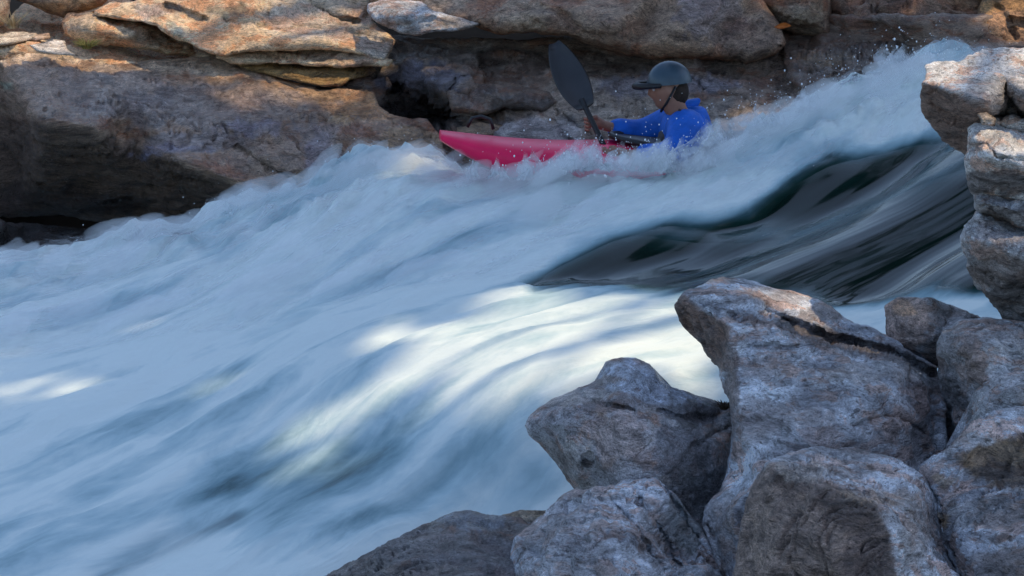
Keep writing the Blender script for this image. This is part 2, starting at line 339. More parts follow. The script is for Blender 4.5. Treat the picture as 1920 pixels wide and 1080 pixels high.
rock('ledge', 'lower sunlit flake of the tan ledge with a dark slot above it', 'rock',
     [(400, 105), (440, 98), (470, 96), (520, 78), (590, 82), (640, 92), (700, 105), (742, 112), (728, 124), (690, 122), (640, 128), (560, 122), (480, 118), (430, 116)],
     [(400, 108, 14.7), (500, 88, 15.0), (590, 84, 15.0), (742, 112, 14.8), (728, 124, 14.7), (560, 120, 14.65), (430, 114, 14.6)],
     M_sun, r=8, thick=.7, step=3.5, edge=2, seed=17, a_big=.02, a_str=.015, a_ter=.015, stains_and_light=[(650, 105, 70, 16, (.3, .22, .16), .7), (470, 108, 50, 10, (.45, .4, .2), .5)], group=GB)
rock('ledge', 'orange stained wet shelf with a ragged lip left of the dark hollow', 'rock',
     [(420, 118), (470, 112), (560, 116), (640, 122), (690, 118), (715, 130), (690, 142), (655, 150), (640, 160), (608, 164), (570, 156), (540, 148), (510, 140), (480, 134), (450, 128)],
     [(420, 118, 14.9), (560, 114, 15.0), (700, 122, 15.0), (655, 150, 14.6), (608, 162, 14.5), (540, 148, 14.55), (450, 130, 14.7), (600, 140, 14.72)],
     M_slope, r=7, thick=.6, step=3.5, edge=3, seed=18, a_big=.02, a_str=.015, a_ter=.012, stains_and_light=[(570, 135, 140, 30, (.46, .29, .11), .85)], wet=[(600, 145, 90, 30, .7)], group=GB)
rock('boulder', 'small rounded tan boulder shaded by the sunlit ledge', 'boulder',
     [(115, 42), (128, 26), (165, 22), (210, 30), (290, 44), (360, 80), (370, 104), (330, 104), (270, 92), (200, 86), (150, 76), (122, 66)],
     [(115, 45, 15.3), (165, 24, 15.45), (290, 46, 15.4), (370, 100, 15.2), (270, 88, 15.0), (150, 74, 15.05), (160, 48, 15.0), (250, 65, 14.98)],
     M_sun, r=22, thick=.8, step=4, edge=3, seed=19, n=(-.2, -.1, 1), a_big=.025, a_str=.015, a_ter=.012, stains_and_light=[(150, 40, 30, 16, (.42, .33, .24), .5), (280, 70, 60, 16, (.34, .23, .14), .6)], group=GB)
rock('boulder', 'brown boulder in shade at the top left above the small tan boulder', 'boulder',
     [(20, -90), (190, -90), (205, 0), (195, 12), (170, 22), (120, 34), (90, 25), (50, 8), (22, 0)],
     [(20, -90, 16.2), (200, -90, 16.2), (205, 0, 15.6), (120, 32, 15.5), (50, 6, 15.55), (110, 5, 15.4)],
     M_boul, r=16, thick=.8, step=4, edge=3, seed=20, a_big=.03, a_str=.015, a_ter=.01, stains_and_light=[(120, 10, 60, 20, (.42, .28, .15), .6)], group=GB)
rock('boulder', 'grey brown boulder cut off by the top left corner', 'boulder',
     [(-330, -60), (14, -60), (19, 0), (18, 28), (8, 46), (-20, 52), (-330, 50)],
     [(-330, -60, 16.0), (14, -60, 15.7), (18, 20, 15.3), (0, 46, 15.2), (-330, 50, 15.3), (-30, 10, 15.1)],
     M_sun, r=22, thick=.7, step=4, edge=2, seed=21, a_big=.02, a_str=.012, a_ter=.01, stains_and_light=[(0, 10, 30, 40, (.36, .28, .22), .5)], group=GB)
for i, (ol, Yd, lab) in enumerate([
    ([(-30, 66), (20, 58), (70, 62), (58, 76), (20, 84), (-30, 86)], 15.0, 'bright sunlit flat stone at the left edge under the corner boulder'),
    ([(55, 66), (92, 62), (94, 72), (66, 78), (52, 76)], 15.05, 'small pinkish flat stone behind the pale slab shard'),
    ([(50, 84), (100, 72), (122, 76), (128, 92), (150, 104), (110, 104), (70, 96)], 14.85, 'white flat slab shard beside the tuft of grass')]):
    rock('stone', lab, 'stone', ol, [(x, y, Yd+(80-y)*.012) for x, y in ol]+[(ol[0][0]*.5+ol[2][0]*.5, 78, Yd-.05)], M_sun, r=5, thick=.25, step=3.5, edge=2, seed=30+i, a_big=.008, a_str=.006, a_ter=.008, back=.9,
         stains_and_light=[(sum(p[0] for p in ol)/len(ol), 78, 70, 30, [(.66, .6, .5), (.5, .36, .28), (.68, .64, .58)][i], .7)], group='flat stones on the left ledge')
rock('gravel_shelf', 'shaded sandy shelf strewn with litter between the top left boulders', 'rock shelf',
     [(-520, 40), (10, 40), (60, -10), (240, 0), (420, 60), (470, 120), (400, 150), (100, 150), (-520, 130)],
     [(-520, 40, 16.0), (60, 0, 16.6), (240, 0, 16.5), (420, 60, 16.0), (100, 70, 15.5), (300, 90, 15.6), (-520, 80, 15.2), (60, 85, 15.0), (200, 110, 14.9), (400, 115, 15.0), (400, 150, 14.8), (-520, 130, 14.8)],
     M_sun, r=8, thick=.8, step=5, edge=3, seed=22, a_big=.04, a_str=.02, a_ter=.02, group=GB)
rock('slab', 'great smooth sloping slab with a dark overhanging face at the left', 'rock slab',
     [(-560, 78), (-20, 88), (70, 94), (150, 106), (230, 113), (262, 116), (300, 108), (380, 106), (430, 112), (470, 128), (520, 146), (600, 166), (660, 164), (704, 172), (712, 200), (730, 214), (800, 226), (820, 250), (838, 290), (850, 340), (700, 420), (520, 500), (400, 470), (300, 432), (200, 420), (110, 402), (40, 404), (-560, 408)],
     [(-560, 80, 15.2), (-20, 90, 15.1), (150, 106, 15.0), (262, 114, 15.0), (430, 112, 15.0), (600, 164, 14.6), (704, 172, 14.5), (800, 226, 13.9), (838, 290, 13.5), (850, 340, 13.3), (700, 320, 13.3), (600, 352, 13.25), (485, 358, 13.2), (330, 300, 13.2), (172, 238, 13.25), (80, 225, 13.25), (-560, 190, 13.3),
      (250, 180, 14.0), (400, 220, 13.85), (560, 250, 13.75), (380, 150, 14.45), (100, 150, 14.3), (-560, 140, 14.4), (700, 250, 13.75), (-560, 400, 14.3), (40, 398, 14.2), (200, 415, 14.1), (300, 425, 14.0), (400, 440, 13.8), (100, 320, 13.75), (250, 330, 13.7), (350, 370, 13.6), (520, 500, 13.0), (700, 420, 12.9)],
     M_slope, r=8, thick=1.6, step=4.2, edge=3, sm=16, seed=23, n=(-.3, -.45, 1), freq=3.4, a_big=.045, a_str=.022, a_ter=.018, a_fine=.006,
     cracks=[([(440, 275), (500, 310), (560, 345)], 4, .06), ([(470, 125), (520, 170), (560, 205), (600, 225)], 4, .035), ([(100, 105), (200, 160), (230, 210)], 5, .03), ([(700, 200), (740, 240), (830, 255)], 5, .04)],
     bumps=[(500, 290, 60, -.06), (310, 200, 60, .05), (640, 300, 40, .07)],
     stains_and_light=[(100, 100, 330, 18, (.8, .62, .44), .85), (370, 122, 120, 20, (.6, .45, .3), .8), ([(470, 120), (600, 160), (705, 165), (715, 200), (760, 222), (700, 232), (640, 222), (590, 200), (520, 165)], 9, (.62, .3, .12), .85), (560, 175, 80, 20, (.38, .27, .16), .7), (200, 170, 110, 50, (.27, .24, .23), .7), (400, 200, 190, 46, (.24, .22, .23), .7),
             (370, 270, 90, 22, (.22, .22, .27), .7), (600, 270, 40, 50, (.24, .22, .26), .6), (60, 170, 110, 60, (.22, .14, .1), .7), (770, 262, 60, 20, (.36, .2, .08), .8), (600, 330, 60, 14, (.32, .19, .08), .7), (650, 320, 30, 30, (.2, .2, .27), .7), (16, 161, 14, 6, (.38, .42, .32), .9),  # blue-violet patches, here and on the next line: sky sheen painted as colour
             (500, 290, 80, 36, (.2, .15, .12), .6), ([(-150, 205), (80, 222), (175, 240), (330, 300), (485, 360), (520, 520), (-150, 520)], 12, (.1, .062, .042), .93), (600, 290, 24, 44, (.22, .26, .42), .4), (480, 240, 60, 14, (.3, .3, .42), .6), (330, 285, 70, 10, (.28, .3, .45), .6), (60, 380, 200, 30, DK, .8), (640, 225, 30, 12, (.5, .3, .12), .7)],  # dark overhanging face and its foot: shade painted into the colour
     wet=[(560, 280, 260, 90, .9), (330, 210, 300, 60, .7), (640, 210, 90, 60, .9), (140, 320, 360, 70, .9), (780, 270, 60, 50, 1)], group=None)
rock('shore_rock', 'black wet rock under the slot at the left waterline', 'rock',
     [(-560, 424), (0, 416), (90, 420), (200, 430), (300, 440), (400, 452), (470, 520), (300, 620), (-560, 600)],
     [(-560, 424, 13.9), (90, 420, 13.8), (300, 440, 13.5), (400, 452, 13.2), (0, 465, 13.3), (150, 470, 13.2), (300, 480, 13.1), (300, 620, 12.3), (-560, 600, 12.5)],
     M_dark, r=12, thick=1., step=5, edge=4, seed=24, n=(0, -.2, 1), a_big=.05, a_str=.03, a_ter=.03, stains_and_light=[(100, 450, 300, 40, (.035, .027, .022), .8)], wet=[(100, 460, 400, 80, 1)], group=GB)
rock('shore_rock', 'brown shoulder of stone breaking the spray at the far left', 'rock',
     [(228, 452), (262, 440), (300, 446), (360, 452), (400, 470), (380, 540), (240, 540)],
     [(228, 452, 12.95), (300, 445, 12.95), (400, 470, 12.9), (310, 465, 12.75), (240, 540, 12.5), (380, 540, 12.5)],
     M_bed, r=14, thick=.5, step=4, edge=3, seed=25, a_big=.02, a_str=.012, a_ter=.01, stains_and_light=[(300, 460, 60, 20, (.26, .17, .11), .8)], wet=[(300, 470, 100, 60, 1)], group=GB)
rock('boulder', 'grey brown boulder right of the overhanging boulder, split from its neighbour', 'boulder',
     [(1395, -90), (1560, -90), (1562, 20), (1560, 68), (1540, 74), (1500, 68), (1462, 56), (1452, 40), (1425, 0)],
     [(1395, -90, 16.0), (1560, -90, 16.1), (1560, 65, 15.2), (1462, 55, 15.2), (1500, 30, 14.95), (1425, 0, 15.3), (1530, 0, 15.1)],
     M_boul, r=18, thick=.9, step=4, edge=3, seed=26, a_big=.035, a_str=.018, a_ter=.018, stains_and_light=[(1500, 30, 50, 30, (.36, .29, .2), .6)], group=GB)
rock('boulder', 'dark brown bulging boulder at the top right behind the rapid', 'boulder',
     [(1555, -90), (1880, -90), (1880, 0), (1840, 40), (1800, 95), (1740, 108), (1680, 92), (1640, 66), (1600, 40), (1562, 20)],
     [(1555, -90, 16.2), (1880, -90, 16.1), (1850, 40, 15.1), (1790, 95, 14.9), (1680, 92, 14.95), (1600, 40, 15.2), (1562, 20, 15.4), (1700, 30, 14.95), (1780, 0, 15.1), (1640, -20, 15.5)],
     M_boul, r=20, thick=1., step=4.5, edge=4, seed=27, a_big=.06, a_str=.03, a_ter=.035, freq=5, cracks=[([(1600, 0), (1680, 40), (1760, 70)], 7, .1)],
     stains_and_light=[(1700, 40, 120, 60, (.16, .1, .075), .6), (1780, 60, 40, 20, RU, .6), (1830, -10, 60, 30, (.4, .25, .12), .6)], group=GB)
rock('boulder', 'rust and orange boulder in the top right corner', 'boulder',
     [(1835, -90), (2250, -90), (2250, 130), (1900, 130), (1850, 118), (1790, 92), (1800, 60), (1830, 30), (1845, 0)],
     [(1835, -90, 15.8), (2250, -90, 15.8), (2250, 130, 14.6), (1850, 115, 14.7), (1790, 90, 14.8), (1860, 50, 14.7), (1845, 0, 15.1), (1930, 20, 14.9)],
     M_boul, r=20, thick=1., step=4, edge=3, seed=28, a_big=.04, a_str=.02, a_ter=.02, cracks=[([(1870, 10), (1890, 35), (1930, 45)], 4, .06), ([(1895, 35), (1905, 70)], 4, .06)],
     stains_and_light=[(1900, 10, 70, 36, (.5, .27, .1), .85), (1880, 60, 60, 40, (.36, .2, .12), .7)], group=GB)
rock('shore_rock', 'low wet brown rocks along the waterline above the white chute', 'rock',
     [(1460, 74), (1540, 78), (1640, 70), (1700, 92), (1800, 100), (1900, 110), (2300, 120), (2300, 180), (1700, 220), (1560, 210), (1480, 150)],
     [(1460, 74, 15.3), (1640, 70, 15.3), (1800, 98, 15.0), (2300, 120, 14.8), (1700, 110, 14.5), (1600, 120, 14.3), (1520, 120, 14.5), (1700, 220, 13.4), (2300, 180, 13.6), (1480, 150, 14.2), (1560, 210, 13.5)],
     M_bed, r=9, thick=.8, step=4, edge=4, seed=29, a_big=.05, a_str=.03, a_ter=.03, freq=6, stains_and_light=[(1650, 120, 200, 60, (.12, .075, .05), .6), (1560, 110, 50, 14, (.34, .23, .13), .8), (1700, 98, 60, 10, (.44, .36, .26), .6), (1600, 160, 60, 20, (.3, .2, .12), .6)], wet=[(1700, 140, 300, 80, 1)], group=GB)
# ================================================================= near bank
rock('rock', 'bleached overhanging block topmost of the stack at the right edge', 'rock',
     [(1735, 122), (1760, 118), (1800, 118), (1812, 104), (1845, 92), (1920, 88), (2060, 84), (2060, 300), (1920, 245), (1880, 238), (1850, 226), (1838, 240), (1822, 292), (1800, 285), (1768, 262), (1740, 228), (1725, 200), (1728, 160), (1736, 148)],
     [(1735, 122, 8.55), (1800, 118, 8.65), (1845, 92, 8.9), (1930, 88, 8.9), (2060, 84, 8.9), (1733, 156, 8.35), (1790, 172, 8.22), (1850, 190, 8.15), (1870, 150, 8.35), (1900, 112, 8.65), (1880, 145, 8.42), (1930, 160, 8.3), (1725, 200, 8.55), (1768, 262, 8.7), (1820, 290, 8.7), (1800, 200, 8.3), (1850, 226, 8.35), (1960, 245, 8.25), (2060, 300, 8.2), (1895, 195, 8.5), (1920, 175, 8.2)],
     M_white, r=5, thick=.9, step=3.5, edge=3, sm=5, seed=41, n=(-.15, -.1, 1), freq=8, a_big=.016, a_str=.014, a_ter=.014, a_fine=.004,
     cracks=[([(1845, 207), (1890, 218), (1930, 225), (1990, 240)], 4, .12), ([(1745, 190), (1752, 196)], 5, .03)],
     stains_and_light=[([(1715, 158), (1750, 160), (1800, 178), (1850, 200), (1870, 215), (1840, 320), (1700, 300)], 5, (.2, .13, .1), .95), (1835, 185, 34, 12, (.3, .28, .3), .7), ([(1880, 150), (1920, 165), (1960, 205), (1850, 205), (1870, 175)], 5, (.2, .18, .18), .8), (1880, 160, 60, 14, (.5, .45, .4), .5), (1900, 215, 60, 10, (.17, .12, .09), .7)], group=GF)  # first patch, brown left side and underside: shade painted over the pale block
rock('stone', 'little brown pebble pinched between the two uppermost blocks at the right', 'stone',
     [(1832, 214), (1850, 210), (1868, 222), (1866, 236), (1840, 234)], [(1832, 214, 8.1), (1868, 222, 8.1), (1850, 224, 8.0), (1840, 234, 8.05)],
     M_grey, r=8, thick=.12, step=3, edge=1, seed=42, a_big=.004, a_str=.003, a_ter=.002, stains_and_light=[(1850, 222, 20, 14, (.36, .26, .17), .8)], group=None)
rock('rock', 'bleached block with a wavy crack, second from top of the right edge stack', 'rock',
     [(1816, 238), (1832, 228), (1865, 232), (1885, 240), (1920, 236), (2060, 240), (2060, 420), (1900, 380), (1850, 372), (1822, 358), (1812, 330), (1808, 300), (1814, 280)],
     [(1816, 238, 8.25), (1865, 232, 8.35), (1920, 236, 8.4), (2060, 240, 8.3), (1812, 300, 8.15), (1850, 290, 7.98), (1900, 300, 7.95), (1822, 358, 8.2), (1850, 372, 8.2), (2060, 420, 8.0), (1880, 260, 8.08), (1880, 340, 8.05)],
     M_white, r=9, thick=.7, step=3.5, edge=3, sm=6, seed=43, n=(.1, -.2, 1), freq=8, a_big=.014, a_str=.014, a_ter=.014, a_fine=.004,
     cracks=[([(1818, 278), (1850, 272), (1868, 292), (1900, 296), (1960, 300)], 3, .04)],
     stains_and_light=[(1870, 345, 90, 24, (.17, .15, .145), .85), (1880, 265, 60, 16, (.56, .53, .5), .4)], group=GF)
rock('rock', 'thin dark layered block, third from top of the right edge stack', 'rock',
     [(1822, 362), (1840, 350), (1890, 348), (1960, 350), (2060, 360), (2060, 470), (1920, 430), (1860, 404), (1834, 400), (1822, 385)],
     [(1822, 362, 8.2), (1890, 348, 8.3), (2060, 360, 8.2), (1850, 380, 8.0), (1920, 400, 7.95), (1834, 400, 8.15), (2060, 470, 8.0)],
     M_grey, r=8, thick=.7, step=3.5, edge=3, seed=44, n=(.3, -.2, 1), freq=9, a_big=.016, a_str=.016, a_ter=.016, stains_and_light=[(1870, 358, 26, 10, (.6, .57, .54), .7), (1900, 400, 90, 18, (.1, .085, .08), .7)], group=GF)
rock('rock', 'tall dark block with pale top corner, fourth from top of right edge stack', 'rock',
     [(1803, 442), (1812, 420), (1830, 396), (1852, 398), (1920, 420), (2060, 450), (2060, 700), (1900, 620), (1878, 592), (1850, 560), (1828, 530), (1815, 500), (1820, 486), (1804, 462)],
     [(1803, 442, 8.1), (1830, 396, 8.15), (1920, 420, 8.15), (2060, 450, 8.1), (1830, 450, 7.92), (1900, 470, 7.85), (1970, 480, 7.8), (1820, 486, 8.05), (1880, 520, 7.95), (1878, 590, 8.15), (1900, 620, 8.1), (2060, 700, 7.9)],
     M_grey, r=9, thick=.9, step=3.5, edge=3, sm=6, seed=45, n=(.35, -.2, 1), freq=8, a_big=.018, a_str=.016, a_ter=.016,
     cracks=[([(1815, 492), (1850, 500), (1920, 530), (1990, 560)], 4, .05)],
     stains_and_light=[(1832, 412, 18, 16, (.6, .57, .54), .7), (1870, 440, 60, 24, (.27, .28, .3), .6), (1880, 510, 100, 30, (.13, .09, .07), .8), (1900, 570, 60, 40, (.05, .04, .035), .85)], group=GF)
rock('rock', 'small two toned stone with an orange face lying between water and the right pile', 'rock',
     [(1662, 572), (1680, 560), (1712, 557), (1745, 560), (1790, 576), (1830, 590), (1860, 612), (1820, 660), (1770, 690), (1700, 680), (1664, 640)],
     [(1662, 572, 8.3), (1712, 557, 8.35), (1740, 562, 8.15), (1790, 576, 8.4), (1850, 600, 8.4), (1735, 640, 8.0), (1664, 640, 8.2), (1700, 600, 8.12), (1800, 610, 8.15), (1760, 632, 8.05), (1770, 690, 8.05), (1820, 650, 8.2)],
     M_grey, r=6, thick=.5, step=3.2, edge=2.5, sm=5, seed=46, a_big=.01, a_str=.01, a_ter=.008, a_fine=.004,
     stains_and_light=[([(1655, 565), (1720, 555), (1738, 566), (1735, 640), (1700, 670), (1655, 640)], 4, (.42, .3, .24), .85), (1690, 575, 24, 16, (.5, .28, .14), .7), (1790, 590, 40, 18, (.32, .34, .36), .6), (1775, 655, 40, 30, DK, .6)], group=GF)
rock('boulder', 'rounded grey boulder at the right edge below the stack', 'boulder',
     [(1757, 650), (1768, 622), (1800, 600), (1850, 594), (1920, 600), (2060, 600), (2060, 900), (1780, 900), (1775, 830), (1768, 760), (1758, 700)],
     [(1757, 650, 7.65), (1800, 602, 7.9), (1850, 596, 7.95), (2060, 600, 7.9), (1820, 650, 7.42), (1900, 640, 7.5), (1850, 720, 7.35), (1768, 760, 7.6), (1775, 830, 7.6), (1830, 780, 7.35), (2060, 740, 7.3), (2060, 900, 7.2)],
     M_grey, r=26, thick=.8, step=3.5, edge=3, sm=10, seed=47, n=(-.3, .2, 1), freq=6, a_big=.022, a_str=.013, a_ter=.013, cracks=[([(1900, 610), (1935, 640)], 8, .08)],
     stains_and_light=[(1800, 700, 50, 70, (.2, .17, .155), .6), (1880, 625, 70, 18, (.34, .33, .33), .5)], group=GF)
rock('rock', 'mottled layered rock leaning under the rounded boulder at the right edge', 'rock',
     [(1772, 846), (1800, 790), (1830, 735), (1862, 706), (1900, 698), (2060, 700), (2060, 960), (1780, 960)],
     [(1772, 846, 7.3), (1830, 735, 7.2), (1862, 706, 7.25), (1940, 700, 7.3), (2060, 700, 7.3), (1850, 760, 7.0), (1900, 740, 7.0), (1830, 850, 7.0), (2060, 960, 6.7)],
     M_grey, r=10, thick=.6, step=3.5, edge=3, seed=48, n=(.5, .1, 1), freq=8, a_big=.014, a_str=.015, a_ter=.015, group=GF)
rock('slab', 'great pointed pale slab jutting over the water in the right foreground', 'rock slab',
     [(1269, 572), (1282, 552), (1310, 540), (1332, 522), (1352, 520), (1420, 532), (1480, 546), (1530, 560), (1562, 578), (1590, 600), (1650, 622), (1700, 650), (1760, 690), (1770, 760), (1780, 900), (1760, 1060), (1700, 1300), (1330, 1300), (1372, 1130), (1345, 1060), (1318, 985), (1326, 950), (1352, 920), (1366, 880), (1372, 800), (1362, 740), (1350, 700), (1346, 686), (1300, 630), (1275, 600)],
     [(1269, 572, 8.05), (1282, 552, 8.1), (1310, 562, 7.98), (1335, 522, 8.45), (1420, 532, 8.5), (1530, 560, 8.4), (1590, 600, 8.2), (1650, 622, 8.15), (1700, 650, 8.0), (1760, 690, 7.9), (1346, 686, 7.75), (1368, 614, 7.62), (1300, 630, 8.0),
      (1400, 560, 8.12), (1480, 590, 8.0), (1420, 612, 7.68), (1500, 640, 7.62), (1560, 668, 7.56), (1640, 676, 7.58), (1700, 700, 7.5), (1745, 760, 7.5), (1560, 640, 7.85), (1640, 660, 7.78), (1720, 700, 7.68),
      (1372, 700, 7.42), (1384, 760, 7.22), (1480, 720, 7.28), (1560, 760, 7.12), (1640, 740, 7.22), (1700, 780, 7.25), (1752, 860, 7.4), (1600, 820, 6.98), (1500, 800, 7.0), (1400, 830, 6.95), (1480, 850, 6.85), (1620, 870, 7.0), (1700, 860, 7.15), (1420, 900, 6.7), (1640, 900, 6.9), (1366, 880, 7.1), (1330, 960, 6.75), (1372, 960, 6.5), (1345, 1060, 6.5), (1400, 1080, 6.3), (1700, 1000, 6.7), (1372, 1130, 6.4), (1400, 1300, 6.0), (1700, 1300, 6.2)],
     M_slab, r=8, thick=1.2, step=3.1, edge=3.5, sm=7, seed=50, n=(.25, -.3, 1), freq=6, a_big=.016, a_str=.011, a_ter=.012, a_fine=.0035, drop=.2,
     cracks=[([(1430, 585), (1500, 612), (1560, 638), (1620, 648), (1680, 662), (1750, 704)], 8, .13), ([(1470, 600), (1540, 650), (1600, 668)], 5, .05), ([(1500, 568), (1560, 600), (1640, 640)], 4, .03), ([(1600, 800), (1640, 780), (1700, 790), (1748, 830)], 5, .04), ([(1400, 650), (1500, 650), (1540, 660)], 4, .02), ([(1330, 985), (1350, 1020), (1362, 1080)], 5, .04)],
     bumps=[(1540, 600, 26, -.05), (1620, 720, 60, -.03), (1470, 700, 60, .03)],
     stains_and_light=[([(1262, 560), (1285, 556), (1330, 590), (1372, 612), (1362, 700), (1330, 680), (1262, 610)], 4, (.2, .125, .09), .95), (1366, 740, 18, 90, (.24, .19, .17), .8), ([(1440, 592), (1520, 606), (1600, 628), (1700, 655), (1760, 700), (1760, 740), (1690, 690), (1600, 668), (1520, 645), (1460, 612)], 8, (.1, .08, .075), .85), (1700, 740, 20, 40, (.2, .2, .22), .5), (1440, 560, 70, 12, (.25, .16, .13), .5), (1540, 590, 40, 16, (.27, .2, .16), .7), (1700, 690, 60, 30, (.2, .22, .24), .6),  # first patch, brown left face: its shade put into the colour
             (1440, 690, 50, 20, (.3, .23, .2), .5), (1430, 790, 60, 40, (.22, .18, .17), .6), (1480, 800, 90, 40, (.3, .26, .24), .5), (1560, 840, 120, 40, (.22, .25, .29), .6), (1345, 1000, 30, 80, (.44, .42, .4), .5), (1680, 830, 60, 40, (.25, .26, .28), .6), (1650, 700, 90, 16, (.5, .48, .46), .6)], group=GF)
rock('stone', 'grey wedge of stone behind the pointed slab beside the dark gap', 'rock',
     [(1660, 640), (1720, 650), (1770, 700), (1775, 760), (1765, 790), (1740, 770), (1700, 720), (1650, 690)],
     [(1660, 640, 8.2), (1770, 700, 8.0), (1765, 790, 7.9), (1650, 690, 8.0), (1720, 710, 7.85)],
     M_dark, r=12, thick=.5, step=3.5, edge=3, seed=51, a_big=.014, a_str=.012, a_ter=.012, stains_and_light=[(1720, 700, 50, 40, (.22, .24, .27), .6)], group=GF)
rock('rock', 'wet dark rock with a rounded horn, left of the pointed slab', 'rock',
     [(984, 798), (990, 782), (1012, 762), (1040, 744), (1085, 727), (1116, 716), (1128, 700), (1138, 682), (1165, 671), (1192, 671), (1218, 684), (1240, 708), (1258, 726), (1300, 742), (1345, 756), (1378, 766), (1400, 900), (1380, 1010), (1200, 1000), (1100, 960), (1080, 920), (1062, 898), (1040, 868), (1010, 835), (990, 815)],
     [(984, 798, 7.5), (1012, 762, 7.6), (1118, 708, 7.75), (1140, 680, 7.78), (1180, 671, 7.85), (1218, 684, 7.8), (1258, 726, 7.75), (1345, 756, 7.7), (1378, 766, 7.6), (1175, 700, 7.58), (1080, 745, 7.42), (1050, 790, 7.22), (1130, 770, 7.2), (1200, 750, 7.38), (1210, 810, 7.05), (1280, 770, 7.4), (1300, 830, 7.15), (1010, 835, 7.45), (1080, 915, 7.3), (1080, 860, 7.15), (1160, 880, 7.0), (1250, 880, 6.98), (1350, 850, 7.3), (1380, 1010, 7.1), (1200, 1000, 6.9), (1300, 950, 7.05)],
     M_bird, r=14, thick=.9, step=3.1, edge=1.2, sm=8, seed=52, n=(.3, -.2, 1), freq=6, a_big=.016, a_str=.009, a_ter=.004, a_fine=.003, drop=.25,
     cracks=[([(1085, 730), (1100, 748), (1150, 762), (1190, 770)], 4, .045), ([(1040, 790), (1090, 775), (1130, 785)], 6, .03), ([(1240, 770), (1290, 785), (1350, 780)], 6, .05), ([(1190, 770), (1220, 820), (1200, 860)], 4, .015), ([(1300, 840), (1340, 810), (1370, 800)], 5, .05)],
     bumps=[(1102, 864, 11, .045), (1195, 733, 5, .02), (1150, 790, 40, -.02), (1170, 700, 24, -.02)],
     stains_and_light=[([(1120, 700), (1180, 668), (1240, 705), (1300, 745), (1345, 760), (1290, 770), (1210, 755), (1150, 735), (1110, 722)], 7, (.5, .56, .66), .9), (1060, 745, 70, 14, (.5, .44, .38), .8), (1140, 765, 60, 14, (.1, .06, .035), .75), (1130, 715, 40, 8, (.2, .13, .07), .6), (1300, 775, 60, 22, (.04, .034, .03), .85), (1160, 820, 60, 50, (.4, .29, .24), .8), (1050, 800, 50, 26, (.12, .085, .065), .6), (1102, 864, 12, 9, (.04, .025, .018), .9), (1195, 734, 6, 5, (.12, .05, .03), .9), (1150, 885, 60, 24, (.24, .17, .12), .5), (1280, 850, 60, 50, (.09, .085, .085), .8), (1330, 930, 60, 50, (.1, .115, .12), .8)],  # first patch, pale blue top: wet sky sheen painted as colour
     wet=[(1190, 715, 90, 40, 1), (1300, 775, 90, 40, 1), (1060, 745, 70, 16, .6), (1300, 900, 90, 80, .5)], group=GF)
rock('rock', 'broad pale rock with diagonal dark joints at the bottom centre', 'rock',
     [(962, 1040), (965, 1010), (985, 990), (1020, 966), (1050, 940), (1082, 922), (1140, 912), (1180, 902), (1230, 898), (1262, 920), (1290, 960), (1330, 1010), (1352, 1060), (1380, 1300), (958, 1300), (960, 1080)],
     [(962, 1030, 6.55), (1020, 966, 6.75), (1082, 922, 6.9), (1230, 898, 6.9), (1290, 960, 6.8), (1352, 1060, 6.5), (1120, 960, 6.5), (1060, 1010, 6.3), (1180, 1000, 6.3), (1250, 1010, 6.45), (1000, 1080, 6.2), (1150, 1080, 6.05), (1290, 1060, 6.35), (958, 1300, 5.8), (1150, 1300, 5.5), (1380, 1300, 5.8)],
     M_slab, r=14, thick=.9, step=3.1, edge=3, sm=8, seed=53, n=(.5, -.3, .8), freq=6, a_big=.018, a_str=.011, a_ter=.012, a_fine=.004, drop=.2,
     cracks=[([(1180, 910), (1215, 960), (1250, 1010), (1270, 1060)], 5, .06), ([(1130, 920), (1200, 1000), (1240, 1070)], 4, .035), ([(1235, 905), (1290, 980), (1340, 1060)], 5, .06), ([(990, 1040), (1060, 1046), (1120, 1035)], 4, .015)],
     stains_and_light=[(1060, 1000, 80, 50, (.33, .31, .31), .5), (1290, 970, 50, 60, (.13, .16, .16), .8), (1230, 990, 30, 60, (.17, .16, .16), .5), (1060, 1070, 90, 24, (.24, .21, .2), .5), (1090, 925, 60, 14, (.4, .38, .37), .5)], group=GF)
rock('stone', 'small pale stone lodged in the joint at the bottom centre', 'stone',
     [(1258, 1074), (1280, 1062), (1330, 1060), (1350, 1080), (1360, 1140), (1262, 1140)], [(1258, 1074, 6.2), (1330, 1060, 6.25), (1300, 1085, 6.08), (1262, 1140, 6.1), (1360, 1140, 6.1)],
     M_slab, r=10, thick=.25, step=3.2, edge=2, seed=54, a_big=.006, a_str=.005, a_ter=.005, group=None)
rock('rock', 'low dark rounded rock at the bottom edge with grey streaks', 'rock',
     [(596, 1084), (640, 1062), (700, 1030), (760, 996), (815, 970), (845, 961), (880, 956), (920, 962), (960, 966), (1000, 980), (1040, 1010), (1040, 1300), (520, 1300), (560, 1120)],
     [(596, 1084, 6.7), (700, 1030, 6.85), (815, 968, 7.1), (880, 956, 7.15), (960, 966, 7.05), (1040, 1010, 6.8), (760, 1040, 6.55), (880, 1000, 6.72), (900, 1060, 6.4), (700, 1090, 6.4), (1000, 1080, 6.35), (520, 1300, 6.0), (1040, 1300, 5.7), (800, 1200, 5.9)],
     M_dark, r=22, thick=.9, step=3.3, edge=3, sm=10, seed=55, n=(.2, -.5, 1), freq=6, a_big=.018, a_str=.01, a_ter=.008, a_fine=.004, drop=.2,
     stains_and_light=[(880, 975, 70, 18, (.22, .25, .3), .8), (760, 1020, 110, 26, (.26, .23, .2), .6), (660, 1070, 90, 20, (.3, .25, .19), .6), (900, 1050, 110, 40, (.1, .08, .075), .6), (800, 1075, 90, 16, (.28, .25, .22), .5)],
     wet=[(880, 975, 120, 30, .8), (800, 1040, 200, 50, .4)], group=GF)
